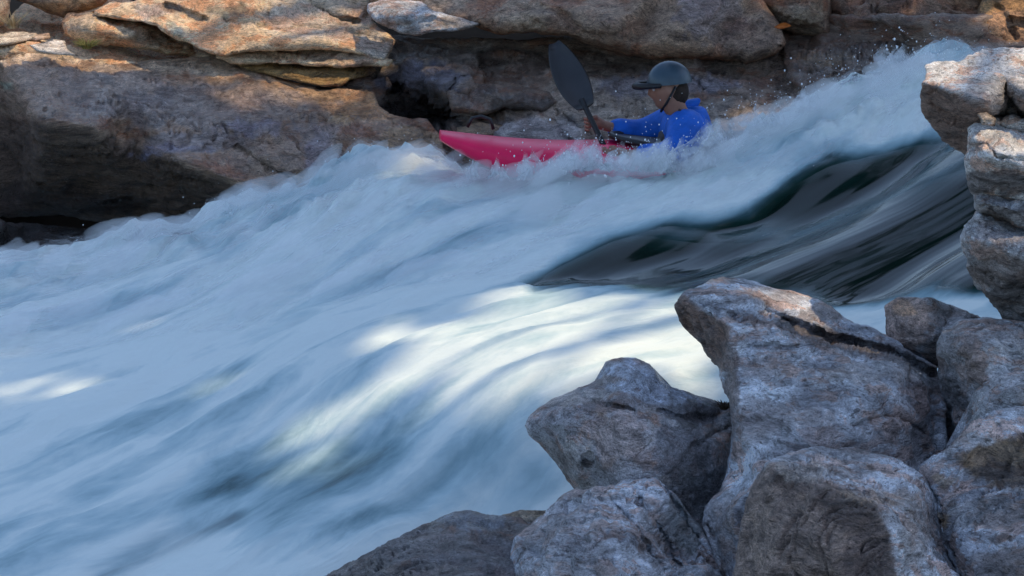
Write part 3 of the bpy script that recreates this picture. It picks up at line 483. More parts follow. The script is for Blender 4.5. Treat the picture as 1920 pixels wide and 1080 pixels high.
rock('stone', 'sliver of tan stone behind the low dark rock at the bottom', 'stone',
     [(940, 966), (975, 958), (1030, 957), (1040, 975), (1010, 1000), (960, 1000)], [(940, 966, 7.4), (1030, 957, 7.45), (990, 970, 7.25), (960, 1000, 7.2), (1040, 980, 7.3)],
     M_grey, r=8, thick=.3, step=3.2, edge=2, seed=56, a_big=.006, a_str=.005, a_ter=.005, stains_and_light=[(985, 965, 60, 12, (.36, .27, .17), .8)], group=None)
rock('boulder', 'foreground boulder with a dark brown rough face and pale cap', 'boulder',
     [(1376, 1100), (1388, 1000), (1398, 940), (1415, 900), (1440, 868), (1480, 850), (1530, 838), (1600, 842), (1680, 860), (1730, 890), (1750, 930), (1765, 980), (1780, 1040), (1830, 1130), (1850, 1300), (1360, 1300)],
     [(1380, 1080, 6.1), (1398, 940, 6.3), (1440, 868, 6.45), (1530, 838, 6.75), (1600, 842, 6.8), (1680, 860, 6.75), (1730, 890, 6.65), (1765, 980, 6.45), (1830, 1130, 6.0), (1455, 885, 6.22), (1520, 900, 6.12), (1580, 935, 6.0), (1640, 960, 5.92), (1665, 1000, 5.85), (1680, 1080, 5.7), (1560, 880, 6.4), (1640, 900, 6.4), (1700, 950, 6.2), (1740, 1040, 6.0), (1440, 1000, 6.02), (1540, 1020, 5.85), (1420, 1090, 5.9), (1600, 1090, 5.72), (1550, 1300, 5.3), (1360, 1300, 5.6), (1850, 1300, 5.4)],
     M_slab, r=8, thick=.9, step=3, edge=3, sm=6, seed=57, n=(.3, -.6, 1), freq=7, a_big=.014, a_str=.01, a_ter=.01, a_fine=.0045, drop=.2,
     cracks=[([(1560, 850), (1600, 890), (1620, 930)], 5, .025), ([(1600, 930), (1680, 950), (1740, 990)], 4, .02)],
     stains_and_light=[([(1440, 866), (1500, 882), (1560, 905), (1640, 940), (1668, 1000), (1685, 1080), (1700, 1320), (1340, 1320), (1380, 1010), (1396, 925)], 5, (.26, .19, .15), .97), ([(1530, 900), (1640, 945), (1668, 1000), (1690, 1100), (1560, 1100), (1600, 1000), (1520, 940)], 14, (.12, .085, .07), .8), (1430, 1010, 30, 60, (.36, .27, .21), .7), (1480, 905, 40, 18, (.08, .055, .045), .7),
             (1500, 880, 60, 16, (.5, .43, .36), .7), (1650, 930, 70, 12, (.42, .3, .2), .6), (1600, 880, 50, 14, (.12, .1, .1), .6), (1720, 1000, 30, 60, (.45, .42, .4), .6), (1560, 850, 120, 12, (.3, .33, .37), .6)], group=GF)
rock('rock', 'large rock in the bottom right corner with a brown mossy hollow', 'rock',
     [(1716, 888), (1740, 870), (1790, 830), (1830, 790), (1860, 772), (1920, 770), (2080, 775), (2080, 1300), (1850, 1300), (1830, 1140), (1800, 1080), (1782, 1040), (1765, 985), (1745, 935)],
     [(1716, 888, 6.75), (1790, 830, 6.85), (1860, 772, 6.95), (1930, 770, 6.95), (2080, 775, 6.9), (1850, 810, 6.7), (1800, 870, 6.55), (1850, 890, 6.6), (1920, 880, 6.55), (1920, 830, 6.65), (1850, 930, 6.32), (1920, 930, 6.25), (1780, 930, 6.45), (1800, 1000, 6.15), (1900, 1010, 6.0), (1780, 1040, 6.2), (1840, 1080, 5.9), (1920, 1080, 5.8), (2080, 1000, 5.9), (1850, 1300, 5.5), (2080, 1300, 5.3)],
     M_slab, r=8, thick=.9, step=3.1, edge=3, sm=8, seed=58, n=(-.2, -.6, 1), freq=6, a_big=.018, a_str=.011, a_ter=.011, a_fine=.004, drop=.2,
     cracks=[([(1850, 790), (1880, 815), (1920, 820)], 5, .04), ([(1722, 880), (1750, 925), (1770, 985), (1800, 1060)], 5, .05)],
     bumps=[(1860, 850, 50, .04), (1880, 1010, 8, -.02)],
     stains_and_light=[([(1790, 860), (1830, 835), (1870, 822), (1960, 815), (1990, 910), (1900, 915), (1830, 905)], 9, (.25, .16, .08), .92), (1900, 890, 60, 26, (.06, .04, .028), .8), (1800, 830, 50, 16, (.4, .37, .36), .6), (1860, 960, 80, 24, (.22, .25, .28), .7), (1765, 900, 20, 14, (.4, .3, .18), .6), (1765, 975, 10, 14, (.35, .22, .1), .8), (1880, 1010, 20, 8, (.06, .05, .06), .8), (1890, 1060, 70, 30, (.17, .15, .15), .6)], group=GF)

# ================================================================= little growth and litter
M_grass = simple_mat('dry_grass', (.2, .19, .06), .8, .2, .4, 9, .2); M_dead = simple_mat('dead_stalk', (.42, .32, .18), .8, .2, .3, 9, .2); M_leaf = simple_mat('orange_leaf', (.6, .16, .03), .6, .3, .3, 20, .2); M_twig = simple_mat('dark_twigs', (.05, .035, .025), .9, .2, .3, 20, .2)
def tuft(name, label, cat, px, py, Y, n, h, spread, mat):
    b = P(px, py, Y); Vs, Fs = [], []
    for i in range(n):
        a = random.uniform(0, math.tau); rr_ = random.uniform(0, spread*.35); L = h*random.uniform(.5, 1.1); o_ = np.array([math.cos(a)*rr_, math.sin(a)*rr_*.7, -.01]); dirh = np.array([math.cos(a), math.sin(a), 0])*spread*random.uniform(.2, 1.); sd = np.array([-math.sin(a), math.cos(a), 0])
        for k in range(5):
            f = k/4; c = b+o_+dirh*f**1.6+np.array([0, 0, L*(f-.25*f*f)]); w_ = .0045*(1-f)+.0006
            Vs += [c-sd*w_, c+sd*w_, c+np.array([0, 0, w_])]
        q = len(Vs)-15
        for k in range(4):
            for j in range(3): Fs.append([q+k*3+j, q+k*3+(j+1) % 3, q+k*3+3+(j+1) % 3, q+k*3+3+j])
    tag(mesh_obj(name, np.array(Vs), Fs, mat, origin=b), label, cat)
tuft('grass_tuft', 'small olive green grass tuft below the little shaded tan boulder', 'grass', 163, 88, 14.78, 90, .07, .09, M_grass)
tuft('grass_tuft', 'dry straw coloured stalks beside the boulder in the top left corner', 'grass', 24, 50, 14.95, 34, .14, .12, M_dead)
tuft('twig_clump', 'dark knot of twigs caught between the horned rock and the pointed slab', 'twigs', 1357, 762, 7.45, 60, .03, .035, M_twig)
b_ = P(1466, 53, 14.85); Vl = []
for (x_, z_) in [(-.05, 0), (-.03, .012), (-.01, .02), (.02, .022), (.045, .012), (.06, .0), (.03, -.01), (0, -.014), (-.03, -.01)]: Vl.append(b_+np.array([x_, .02*math.sin(x_*40), z_+.012]))
Vl = np.array(Vl); Vl = np.concatenate([Vl, Vl+np.array([0, .002, -.002])]); nl = 9
tag(mesh_obj('fallen_leaf', Vl, [list(range(nl)), list(range(2*nl-1, nl-1, -1))]+[[i, (i+1) % nl, nl+(i+1) % nl, nl+i] for i in range(nl)], M_leaf, origin=b_), 'orange fallen leaf lying in the cleft right of the overhanging boulder', 'leaf')
# ================================================================= river
wc = [(0, 470, 12.7), (100, 476, 12.7), (170, 470, 12.7), (240, 428, 12.7), (350, 432, 12.7), (430, 390, 12.7), (500, 366, 12.7), (560, 352, 12.7), (640, 318, 12.8), (700, 296, 12.9), (760, 298, 12.9), (830, 318, 12.9), (900, 326, 12.7), (1000, 322, 12.3), (1080, 318, 12.25), (1160, 306, 12.2), (1240, 310, 12.2), (1320, 310, 12.2), (1400, 252, 12.3), (1480, 202, 12.6), (1560, 172, 13), (1640, 150, 13.1), (1700, 122, 13.2), (1760, 112, 13.2), (1900, 100, 13.3),
      (0, 560, 11.8), (200, 600, 11.3), (500, 500, 11.6), (800, 420, 11.8), (1100, 400, 11.8), (1300, 330, 12), (1500, 262, 12.3), (1750, 200, 12.6), (1040, 520, 10.9), (1120, 462, 11.2), (1250, 420, 11.4), (1400, 418, 11.4), (1600, 330, 11.7), (1820, 250, 12),
      (1300, 500, 10.8), (1500, 450, 11), (1700, 400, 11.1), (1820, 330, 11.3), (1820, 480, 10.4), (1560, 545, 10.3), (1250, 545, 10.4), (1100, 530, 10.6), (1650, 600, 9.9), (1800, 600, 9.7), (1000, 560, 10.4), (1200, 600, 10), (1300, 700, 9.3), (1000, 750, 9.0), (800, 700, 9.5), (600, 650, 10.1), (400, 700, 10.2),
      (0, 700, 10.6), (0, 850, 9.6), (0, 1080, 8.5), (300, 1000, 8.7), (300, 850, 9.3), (600, 850, 9.1), (600, 1000, 8.3), (900, 900, 8.7), (1050, 850, 8.8)]
W = np.array([P(*c) for c in wc])
W[:25, 2] -= .05
b1 = W[:25].copy(); b1[:, 1] += .45; b1[:, 2] -= .12
behind = W[:25].copy(); behind[:, 1] += 1.3; behind[:, 2] -= .6; behind = np.concatenate([b1, behind])
ext = np.array([(5, 12, 1.2), (5, 9, .9), (3, 7, .2), (0, 6, -.15), (-3, 6, -.5), (-5, 9, -.5), (-5, 13, -.4), (5, 15, .3), (-5, 15.5, -1.2), (0, 15.3, -.9), (-2.5, 15.3, -1.), (2.5, 15.3, -.5), (1.5, 8.2, .1)])
CP = np.concatenate([W, behind, ext])
def tps(r2): return .5*r2*np.log(np.maximum(r2, 1e-12))
_d = ((CP[:, None, :2]-CP[None, :, :2])**2).sum(2); nC = len(CP)
_A = np.zeros((nC+3, nC+3)); _A[:nC, :nC] = tps(_d)+np.eye(nC)*.02; _A[:nC, nC] = 1; _A[:nC, nC+1:] = CP[:, :2]; _A[nC, :nC] = 1; _A[nC+1:, :nC] = CP[:, :2].T
_w = np.linalg.solve(_A, np.r_[CP[:, 2], 0, 0, 0])
def wz(x, y):
    Q = np.stack([x, y], -1).reshape(-1, 2); o = np.zeros(len(Q))
    for i in range(0, len(Q), 20000):
        q = Q[i:i+20000]; o[i:i+20000] = tps(((q[:, None]-CP[None, :, :2])**2).sum(2))@_w[:nC]+_w[nC]+q@_w[nC+1:]
    return o.reshape(np.shape(x))
TH = math.radians(42)
def flow(x, y):
    p = np.stack([x, y, 0*x], -1)
    th = TH+.25*fbm(p*.35, 2, 301)
    u = x*math.cos(TH)+y*math.sin(TH); v = -x*math.sin(TH)+y*math.cos(TH)
    v = v+.35*fbm(p*.45+3, 2, 302)+.06*fbm(p*1.6, 3, 303)
    return u, v
def poly_sd(px, py, poly):
    Q = np.stack([px, py], -1).reshape(-1, 2); A = np.array(poly, float); d = seg_dist(Q, A, np.roll(A, -1, 0)); ins = inside(Q, A)
    return np.where(ins, d, -d).reshape(np.shape(px))
TONGUE = [(1000, 540), (1060, 492), (1150, 446), (1250, 418), (1350, 412), (1420, 395), (1500, 335), (1580, 292), (1660, 268), (1740, 252), (1990, 150), (1990, 560), (1830, 562), (1760, 540), (1700, 555), (1540, 556), (1400, 550), (1290, 552), (1220, 540), (1150, 532), (1080, 530)]
DEEP = [(420, 880), (560, 840), (700, 800), (830, 800), (930, 830), (1010, 900), (900, 950), (780, 960), (700, 1000), (500, 1010), (380, 960)]
def river_fields(x, y):
    z0 = wz(x, y); u, v = flow(x, y)
    base = np.stack([x, y, z0], -1); px, py = proj(base)
    wx = px+26*fbm(np.stack([u*.6, v*4, 0*u], -1), 4, 310); wy = py+20*fbm(np.stack([u*.6, v*4, 0*u+5], -1), 4, 311)
    sd = poly_sd(wx, wy, TONGUE)
    foam = 1-sstep(-34, 26, sd)
    band = np.array([(1180, 432), (1380, 436), (1520, 420), (1660, 372), (1760, 336), (1860, 290)], float)
    bd = seg_dist(np.stack([px, py], -1).reshape(-1, 2), band[:-1], band[1:]).reshape(px.shape)
    foam = np.maximum(foam, .34*np.exp(-(bd/26)**2))
    sd2 = poly_sd(wx, wy, DEEP); foam = foam*(1-.34*sstep(-90, 70, sd2))
    bs_ = np.array([(190, 1085), (300, 1020), (440, 975)], float); sdd = seg_dist(np.stack([px, py], -1).reshape(-1, 2), bs_[:-1], bs_[1:]).reshape(px.shape)
    foam = foam*(1-.28*np.exp(-(sdd/20)**2))
    return z0, u, v, px, py, foam
def relief(u, v, x, y, foam, px, py):
    q = lambda a, b, c=0.: np.stack([u*a, v*b, 0*u+c], -1)
    edge = sstep(13.9, 12.6, y)*0+1
    back = sstep(11.2, 12.6, y)                      # the far half tumbles, the pool in front is calm
    lump = fbm(q(1.1, 2.4), 4, 320, .5)
    st = fbm(q(1.6, 9.), 4, 321, .5)
    rid = fbm(q(1.6, 5.), 4, 322, .5, True)
    z = foam*((.05+.04*back)*lump+.022*st+(.012+.02*back)*rid)+(1-foam)*(.012*fbm(q(.3, 4.), 2, 323)+.15*fbm(q(.25, 1.7), 2, 324))
    spl = np.maximum(fbm(q(3.2, 7.), 4, 325, .6)-.05, 0)
    z = z+foam*back*.16*spl
    return z
XS = np.arange(-4.6, 4.9, .028); YS = np.arange(5.2, 15.2, .032)
gx, gy = np.meshgrid(XS, YS)
z0, u, v, px, py, foam = river_fields(gx, gy)
zz = z0+relief(u, v, gx, gy, foam, px, py)
ny, nx = gx.shape
idx = np.arange(nx*ny).reshape(ny, nx)
F = np.stack([idx[:-1, :-1], idx[:-1, 1:], idx[1:, 1:], idx[1:, :-1]], -1).reshape(-1, 4)
def water_mat():
    t = NT('river_water')
    uv = t.n('ShaderNodeAttribute', attribute_name='flow').outputs['Vector']
    fo = t.n('ShaderNodeAttribute', attribute_name='foam').outputs['Fac']
    a = t.noise(t.mapping(uv, scale=(.34, 3.3, 1)), 1., 3.2, .5, .15)
    b = t.noise(t.mapping(uv, scale=(.8, 12, 1)), 1., 3, .5)
    c = t.noise(t.mapping(uv, scale=(.9, 2.4, 1)), 1., 6, .55, .6)
    s = t.math('ADD', t.math('MULTIPLY', t.math('SUBTRACT', a, .5), .9), t.math('MULTIPLY', t.math('SUBTRACT', b, .5), .18))
    s = t.math('ADD', s, t.math('MULTIPLY', t.math('SUBTRACT', c, .5), .5))
    f = t.math('ADD', fo, s)
    big = t.noise(t.mapping(uv, scale=(.8, 1.3, 1), loc=(3, 1, 0)), 1., 5, .6, .8)
    mid = t.noise(t.mapping(uv, scale=(2.2, 4.5, 1), loc=(1, 7, 0)), 1., 6, .62, .7)
    tur = t.math('ADD', t.math('MULTIPLY', t.math('SUBTRACT', big, .52), 1.15), t.math('MULTIPLY', t.math('SUBTRACT', mid, .5), .6))
    gate = t.ramp(fo, [(.3, .12), (.75, 1.)])
    f = t.math('SUBTRACT', f, t.math('MULTIPLY', t.math('SUBTRACT', 1., gate), .06))
    f = t.math('ADD', f, t.math('MULTIPLY', tur, gate), clamp=True)
    col = t.ramp(f, [(.0, (.003, .013, .01)), (.18, (.009, .03, .025)), (.36, (.04, .09, .1)), (.56, (.22, .35, .39)), (.78, (.45, .6, .63)), (1., (.73, .82, .79))])
    rg = t.ramp(f, [(.1, .1), (.35, .3), (.65, .8)])
    hgt = t.math('ADD', t.math('MULTIPLY', a, t.ramp(fo, [(.3, .5), (.8, .8)])), t.math('MULTIPLY', t.math('ADD', t.math('MULTIPLY', c, .7), t.math('MULTIPLY', mid, .5)), t.ramp(fo, [(.3, 0.), (.8, 1.)])))
    bs = t.ramp(f, [(.1, .4), (.6, .35)])
    bp = t.n('ShaderNodeBump', {'Height': hgt, 'Strength': bs, 'Distance': .1}).outputs[0]
    sb = t.n('ShaderNodeAttribute', attribute_name='silt').outputs['Fac']
    col = t.mix(t.math('MULTIPLY', sb, t.ramp(a, [(.4, 1.), (.62, .1)])), col, (.16, .1, .08))
    return t.out(t.n('ShaderNodeBsdfPrincipled', {'Base Color': col, 'Roughness': rg, 'IOR': 1.33, 'Specular IOR Level': t.ramp(f, [(.2, .34), (.6, .2)]), 'Normal': bp}).outputs[0])
river = mesh_obj('river', np.stack([gx, gy, zz], -1).reshape(-1, 3), F, water_mat(), origin=np.zeros(3))
tag(river, kind='structure')
def set_attrs(o, u, v, foam, hh=None):
    a = o.data.attributes.new('flow', 'FLOAT_VECTOR', 'POINT'); a.data.foreach_set('vector', np.stack([u, v, 0*u], -1).ravel())
    a = o.data.attributes.new('foam', 'FLOAT', 'POINT'); a.data.foreach_set('value', foam.ravel())
    if hh is not None:
        a = o.data.attributes.new('shell', 'FLOAT', 'POINT'); a.data.foreach_set('value', hh.ravel())
set_attrs(river, u, v, foam)
sb_ = np.array([(170, 1095), (300, 1025), (440, 975)], float); sd_ = seg_dist(np.stack([px, py], -1).reshape(-1, 2), sb_[:-1], sb_[1:])
at_ = river.data.attributes.new('silt', 'FLOAT', 'POINT'); at_.data.foreach_set('value', .6*np.exp(-(sd_/18)**2))
# spray: thin veils of droplets lying one above the other over the white water
def veil_mat():
    t = NT('spray_veil')
    uv = t.n('ShaderNodeAttribute', attribute_name='flow').outputs['Vector']
    fo = t.n('ShaderNodeAttribute', attribute_name='foam').outputs['Fac']
    h = t.n('ShaderNodeAttribute', attribute_name='shell').outputs['Fac']
    co = t.n('ShaderNodeTexCoord').outputs['Object']
    a = t.noise(t.mapping(uv, scale=(1.6, 8, 1)), 1., 6, .6, .3)
    b = t.noise(t.mapping(uv, scale=(6, 16, 1)), 1., 5, .65)
    n = t.math('ADD', t.math('MULTIPLY', a, .65), t.math('MULTIPLY', b, .35))
    th = t.math('ADD', .36, t.math('MULTIPLY', h, .3))
    d = t.math('MULTIPLY', t.math('SUBTRACT', n, th), 5., clamp=True)
    al = t.math('MULTIPLY', d, t.math('SUBTRACT', 1.05, h))
    al = t.math('MULTIPLY', al, t.ramp(fo, [(.45, 0.), (.9, 1.)]))
    al = t.math('MULTIPLY', al, .5, clamp=True)
    df = t.n('ShaderNodeBsdfDiffuse', {'Color': (.86, .88, .9, 1)}).outputs[0]
    tl = t.n('ShaderNodeBsdfTranslucent', {'Color': (.86, .88, .9, 1)}).outputs[0]
    w = t.n('ShaderNodeMixShader', {0: .4, 1: df, 2: tl}).outputs[0]
    tr = t.n('ShaderNodeBsdfTransparent').outputs[0]
    return t.out(t.n('ShaderNodeMixShader', {0: al, 1: tr, 2: w}).outputs[0])
sl = (slice(None, None, 2), slice(None, None, 2))
gx2, gy2, u2, v2, f2, z2, px2, py2 = [q[sl] for q in (gx, gy, u, v, foam, zz, px, py)]
n2y, n2x = gx2.shape; id2 = np.arange(n2x*n2y).reshape(n2y, n2x)
keep = (f2 > .45)&(gy2 > 10.8)
Fk = np.stack([id2[:-1, :-1], id2[:-1, 1:], id2[1:, 1:], id2[1:, :-1]], -1).reshape(-1, 4)
Fk = Fk[keep.ravel()[Fk].all(1)]
used = np.unique(Fk); rm = -np.ones(n2x*n2y, int); rm[used] = np.arange(len(used)); Fk = rm[Fk]
VV = []; FF = []; UU = []; V2 = []; F2 = []; HH = []
NS = 4
back2 = sstep(11.4, 12.5, gy2.ravel()[used]); tall = .35+.65*back2+.5*sstep(.1, .5, fbm(np.stack([u2, v2*2, 0*u2], -1), 3, 340)).ravel()[used]*back2
for k in range(NS):
    h = (k+1)/NS
    z = z2.ravel()[used]+(.02*(k+1))*tall*1.1
    VV.append(np.stack([gx2.ravel()[used], gy2.ravel()[used], z], -1)); FF.append(Fk+k*len(used)); UU.append(u2.ravel()[used]+.03*k); V2.append(v2.ravel()[used]); F2.append(f2.ravel()[used]); HH.append(np.full(len(used), h))
spray = mesh_obj('spray', np.concatenate(VV), np.concatenate(FF), veil_mat(), origin=np.zeros(3))
set_attrs(spray, np.concatenate(UU), np.concatenate(V2), np.concatenate(F2), np.concatenate(HH))
tag(spray, 'soft white spray hanging over the rushing foam', 'spray', kind='stuff')
# drops thrown up along the far crest and around the boat
def drops():
    ico = bmesh.new(); bmesh.ops.create_icosphere(ico, subdivisions=1, radius=1); iv = np.array([v.co[:] for v in ico.verts]); jf = np.array([[v.index for v in f.verts] for f in ico.faces]); ico.free()
    crest = [(600, 330, 12.7), (700, 292, 12.8), (830, 315, 12.8), (980, 320, 12.2), (1080, 300, 12.15), (1180, 285, 12.15), (1260, 275, 12.1), (1330, 285, 12.15), (1420, 225, 12.5), (1500, 195, 12.7), (1600, 160, 12.9), (1700, 120, 13.1), (1760, 108, 13.1), (420, 392, 12.6), (250, 430, 12.6)]
    wgt = np.array([.4, .6, .6, 2, 3, 2.5, 1.6, 1.6, 2, 2, 2, 3, 2, .2, .2]); wgt = wgt/wgt.sum(); cc = P(*np.array(crest).T)
    n = 1100; k = RNG.choice(len(cc), n, p=wgt); c = cc[k]+RNG.normal(size=(n, 3))*np.array([.17, .12, .03]); c[:, 2] += RNG.exponential(.055, n)-.02
    r = RNG.uniform(.0012, .003, n)*(1+RNG.random(n)**6*1.6)
    sc_ = np.stack([r, r, r*RNG.uniform(1, 1.6, n)], -1)
    V = (c[:, None]+iv[None]*sc_[:, None]).reshape(-1, 3); F = (jf[None]+(np.arange(n)*len(iv))[:, None, None]).reshape(-1, 3)
    t = NT('drops'); m = t.out(t.n('ShaderNodeBsdfPrincipled', {'Base Color': (.85, .88, .9, 1), 'Roughness': .25, 'Specular IOR Level': .6}).outputs[0])
    tag(mesh_obj('water_drops', V, F, m, origin=np.zeros(3)), 'drops of white water flying above the foam', 'water drops', kind='stuff')
drops()
# torn tongues of foam leaping in front of the boat
def tongues():
    t = NT('foam_tongue'); co = t.n('ShaderNodeTexCoord').outputs['Object']
    al = t.ramp(t.noise(co, 16, 5, .65), [(.36, 0.), (.56, .85)]); e = t.n('ShaderNodeAttribute', attribute_name='thin').outputs['Fac']
    al = t.math('MULTIPLY', al, e)
    d = t.n('ShaderNodeBsdfDiffuse', {'Color': (.84, .87, .9, 1)}).outputs[0]; tr = t.n('ShaderNodeBsdfTransparent').outputs[0]
    m = t.out(t.n('ShaderNodeMixShader', {0: al, 1: tr, 2: d}).outputs[0])
    Vs, Fs, Th = [], [], []; i0 = 0
    roots = [(900, 322, 12.25, .10), (960, 326, 12.2, .12), (1010, 322, 12.2, .15), (1050, 312, 12.2, .2), (1090, 310, 12.15, .17), (1130, 308, 12.12, .15), (1170, 310, 12.1, .15), (1215, 312, 12.08, .18), (1245, 312, 12.06, .24), (1275, 314, 12.06, .16), (1310, 312, 12.08, .12), (1360, 262, 12.15, .16), (1430, 226, 12.4, .15), (1500, 198, 12.6, .14), (1600, 166, 12.9, .14), (1690, 132, 13.1, .18), (1720, 122, 13.1, .16), (700, 300, 12.8, .09), (450, 395, 12.6, .1), (250, 440, 12.6, .12), (180, 470, 12.6, .08)]
    for (px_, py_, Y_, H_) in roots:
        for s_ in range(5):
            b = P(px_+random.uniform(-30, 30), py_+12, Y_+random.uniform(-.06, .06)); h = H_*random.uniform(.5, 1.15); w_ = h*random.uniform(.22, .5); lean = random.uniform(-.3, .9)*h; ya = random.uniform(-.6, .6)
            nu, nv = 9, 12
            for a in range(nv):
                f = a/(nv-1)
                for q in range(nu):
                    g = q/(nu-1)*2-1; ww = w_*(1-f)**.7*(1+.3*math.sin(f*9+s_))+.004
                    ang = g*1.9; x = b[0]+lean*f**1.4+ww*math.sin(ang)*math.cos(ya); y = b[1]+ww*math.cos(ang)*.8+ww*math.sin(ang)*math.sin(ya)
                    Vs.append((x, y, b[2]+h*f*(1-.25*g*g)+.01*math.sin(g*7+f*11))); Th.append(max(0, (1-f**2))*(1-abs(g)**3))
            for a in range(nv-1):
                for q in range(nu-1): k = i0+a*nu+q; Fs.append([k, k+1, k+nu+1, k+nu])
            i0 += nu*nv
    o = mesh_obj('foam_splash', np.array(Vs), Fs, m, origin=np.zeros(3)); at = o.data.attributes.new('thin', 'FLOAT', 'POINT'); at.data.foreach_set('value', Th)
    tag(o, 'torn wisps of foam leaping along the crest', 'splash', kind='stuff')
tongues()
# billowing mist: one closed, lumpy cloud bank hugging the white water, thin at its rims
def mist():
    bm = bmesh.new()
    def puff(p, r, st, tilt):
        q = Matrix.Rotation(tilt, 4, 'Z')@Matrix.Rotation(-random.uniform(.1, .7), 4, 'Y')
        bmesh.ops.create_icosphere(bm, subdivisions=2, radius=1, matrix=Matrix.Translation(p)@q@Matrix.Diagonal((r*st, r, r*.75, 1)))
    crest = [(0, 478), (100, 482), (180, 472), (240, 440), (350, 430), (430, 395), (500, 366), (560, 352), (640, 322), (700, 300), (760, 300), (830, 318), (900, 324), (960, 322), (1010, 318), (1060, 312), (1120, 304), (1180, 306), (1240, 312), (1300, 312), (1350, 276), (1400, 240), (1450, 218), (1500, 200), (1560, 178), (1620, 160), (1680, 140), (1730, 125)]
    Yc = np.interp([c[0] for c in crest], [0, 700, 1000, 1150, 1320, 1450, 1730], [12.7, 12.8, 12.25, 12.15, 12.15, 12.45, 13.1])
    for (x_, y_), Y_ in zip(crest, Yc):
        for j in range(9):
            p = P(x_+random.uniform(-36, 36), y_+random.uniform(0, 10), Y_-random.uniform(0, .25)); r = random.uniform(.018, .06)
            puff(Vector(p)+Vector((0, 0, random.uniform(-.04, .05))), r, random.uniform(1.8, 4.2), random.uniform(.1, .7))
    k = 0
    while k < 110:
        x_ = random.uniform(-3.4, 3); y_ = random.uniform(11., 12.6)
        z_ = float(wz(np.array([x_]), np.array([y_]))[0]); px_, py_ = proj(np.array([x_, y_, z_]))
        if poly_sd(np.array([px_]), np.array([py_]), TONGUE)[0] > -45: continue
        puff((x_, y_, z_+.0), random.uniform(.04, .1), random.uniform(2.0, 4.), random.uniform(.4, 1.1)); k += 1
    me = bpy.data.meshes.new('mist'); bm.to_mesh(me); bm.free(); o = bpy.data.objects.new('mist', me); COL.objects.link(o)
    md = o.modifiers.new('r', 'REMESH'); md.mode = 'VOXEL'; md.voxel_size = .02
    dg = bpy.context.evaluated_depsgraph_get(); nm = bpy.data.meshes.new_from_object(o.evaluated_get(dg)); o.modifiers.clear(); o.data = nm
    n = len(nm.vertices); co = np.empty(n*3); nm.vertices.foreach_get('co', co); co = co.reshape(-1, 3); no = np.empty(n*3); nm.vertices.foreach_get('normal', no)
    uu, vv = flow(co[:, 0], co[:, 1]); d = .04*fbm(np.stack([uu*3, vv*7, co[:, 2]*8], -1), 4, 410, .6)
    co = co+no.reshape(-1, 3)*d[:, None]; nm.vertices.foreach_set('co', co.ravel()); nm.update()
    t = NT('mist'); v = t.n('ShaderNodeVolumePrincipled', {'Color': (.95, .985, 1, 1), 'Density': 5.5, 'Anisotropy': .0})
    t.n('ShaderNodeOutputMaterial', {'Volume': v.outputs[0]}); nm.materials.clear(); nm.materials.append(t.m)
    tag(o, 'white mist billowing low over the rapid', 'mist', kind='stuff')
mist()
# ================================================================= kayak and paddler
M_hull = simple_mat('magenta_plastic', (.85, .012, .1), .38, .3, .12, 5, .05)
M_jack = simple_mat('blue_dry_top', (.01, .115, .52), .6, .3, .3, 9, .5)
M_vest = simple_mat('dark_buoyancy_vest', (.06, .05, .055), .75, .25, .35, 12, .5)
M_helm = simple_mat('slate_blue_helmet', (.03, .06, .085), .35, .5, .15, 8, .05)
M_skin = simple_mat('tanned_skin', (.3, .15, .1), .55, .4, .1, 20, .1)
M_black = simple_mat('black_rubber', (.015, .015, .017), .5, .4, .2, 15, .2)
M_hair = simple_mat('dark_hair', (.03, .018, .012), .8, .3, .3, 40, .4)
M_pad = simple_mat('black_paddle_blade', (.02, .02, .022), .4, .5, .2, 10, .1)
M_trim = simple_mat('pale_strap', (.5, .5, .5), .6, .3, .15, 20, .1)
K0 = P(1262, 296, 12.62)          # seat point inside the boat
def obm(name, bm, mat, parent, smooth=True):
    bmesh.ops.recalc_face_normals(bm, faces=bm.faces)
    m = bpy.data.meshes.new(name); bm.to_mesh(m); bm.free(); m.materials.append(mat)
    if smooth: m.polygons.foreach_set('use_smooth', [True]*len(m.polygons))
    o = bpy.data.objects.new(name, m); COL.objects.link(o); o.parent = parent; return o
def loft(bm, secs, cap=True):
    rs = [[bm.verts.new(p) for p in s] for s in secs]; n = len(rs[0])
    for a, b in zip(rs, rs[1:]):
        for i in range(n): bm.faces.new([a[i], a[(i+1) % n], b[(i+1) % n], b[i]])
    if cap: bm.faces.new(rs[0]); bm.faces.new(rs[-1][::-1])
ky = bpy.data.objects.new('kayak', None); COL.objects.link(ky); ky.location = K0+np.array([.06, .0, -.13]); ky.rotation_euler = (math.radians(5), math.radians(-6), math.radians(184))
tag(ky, 'short magenta red whitewater kayak plunging through the foam', 'kayak')
L0, L1 = -1.05, 1.33              # stern, bow (local x forward)
def ksec(s, top, n=28):
    f = (s-L0)/(L1-L0); e = math.sin(math.pi*min(max(f, .0), 1))**.5
    w = .325*(max(0, 1-abs((s-.05)/1.38)**2.3))**.7+.012; keel = -.14+.26*abs((s-.1)/1.25)**2.6; deck = .14+.05*math.exp(-((s-.35)/.4)**2)-.02*abs(s)+.06*max(0, s-.6)
    deck = max(deck, keel+.03); mid = keel+(deck-keel)*.55; out = []
    for i in range(n):
        a = math.tau*i/n; c, si = math.cos(a), math.sin(a)
        y = w*math.copysign(abs(c)**.75, c); z = mid+((deck-mid)*abs(si)**.9 if si > 0 else -(mid-keel)*abs(si)**.7)
        out.append((s, y, z))
    return out
xs = [L0+(L1-L0)*(.5-.5*math.cos(math.pi*i/44)) for i in range(45)]
bm = bmesh.new(); loft(bm, [ksec(x, 0) for x in xs]); obm('hull', bm, M_hull, ky)
bm = bmesh.new()
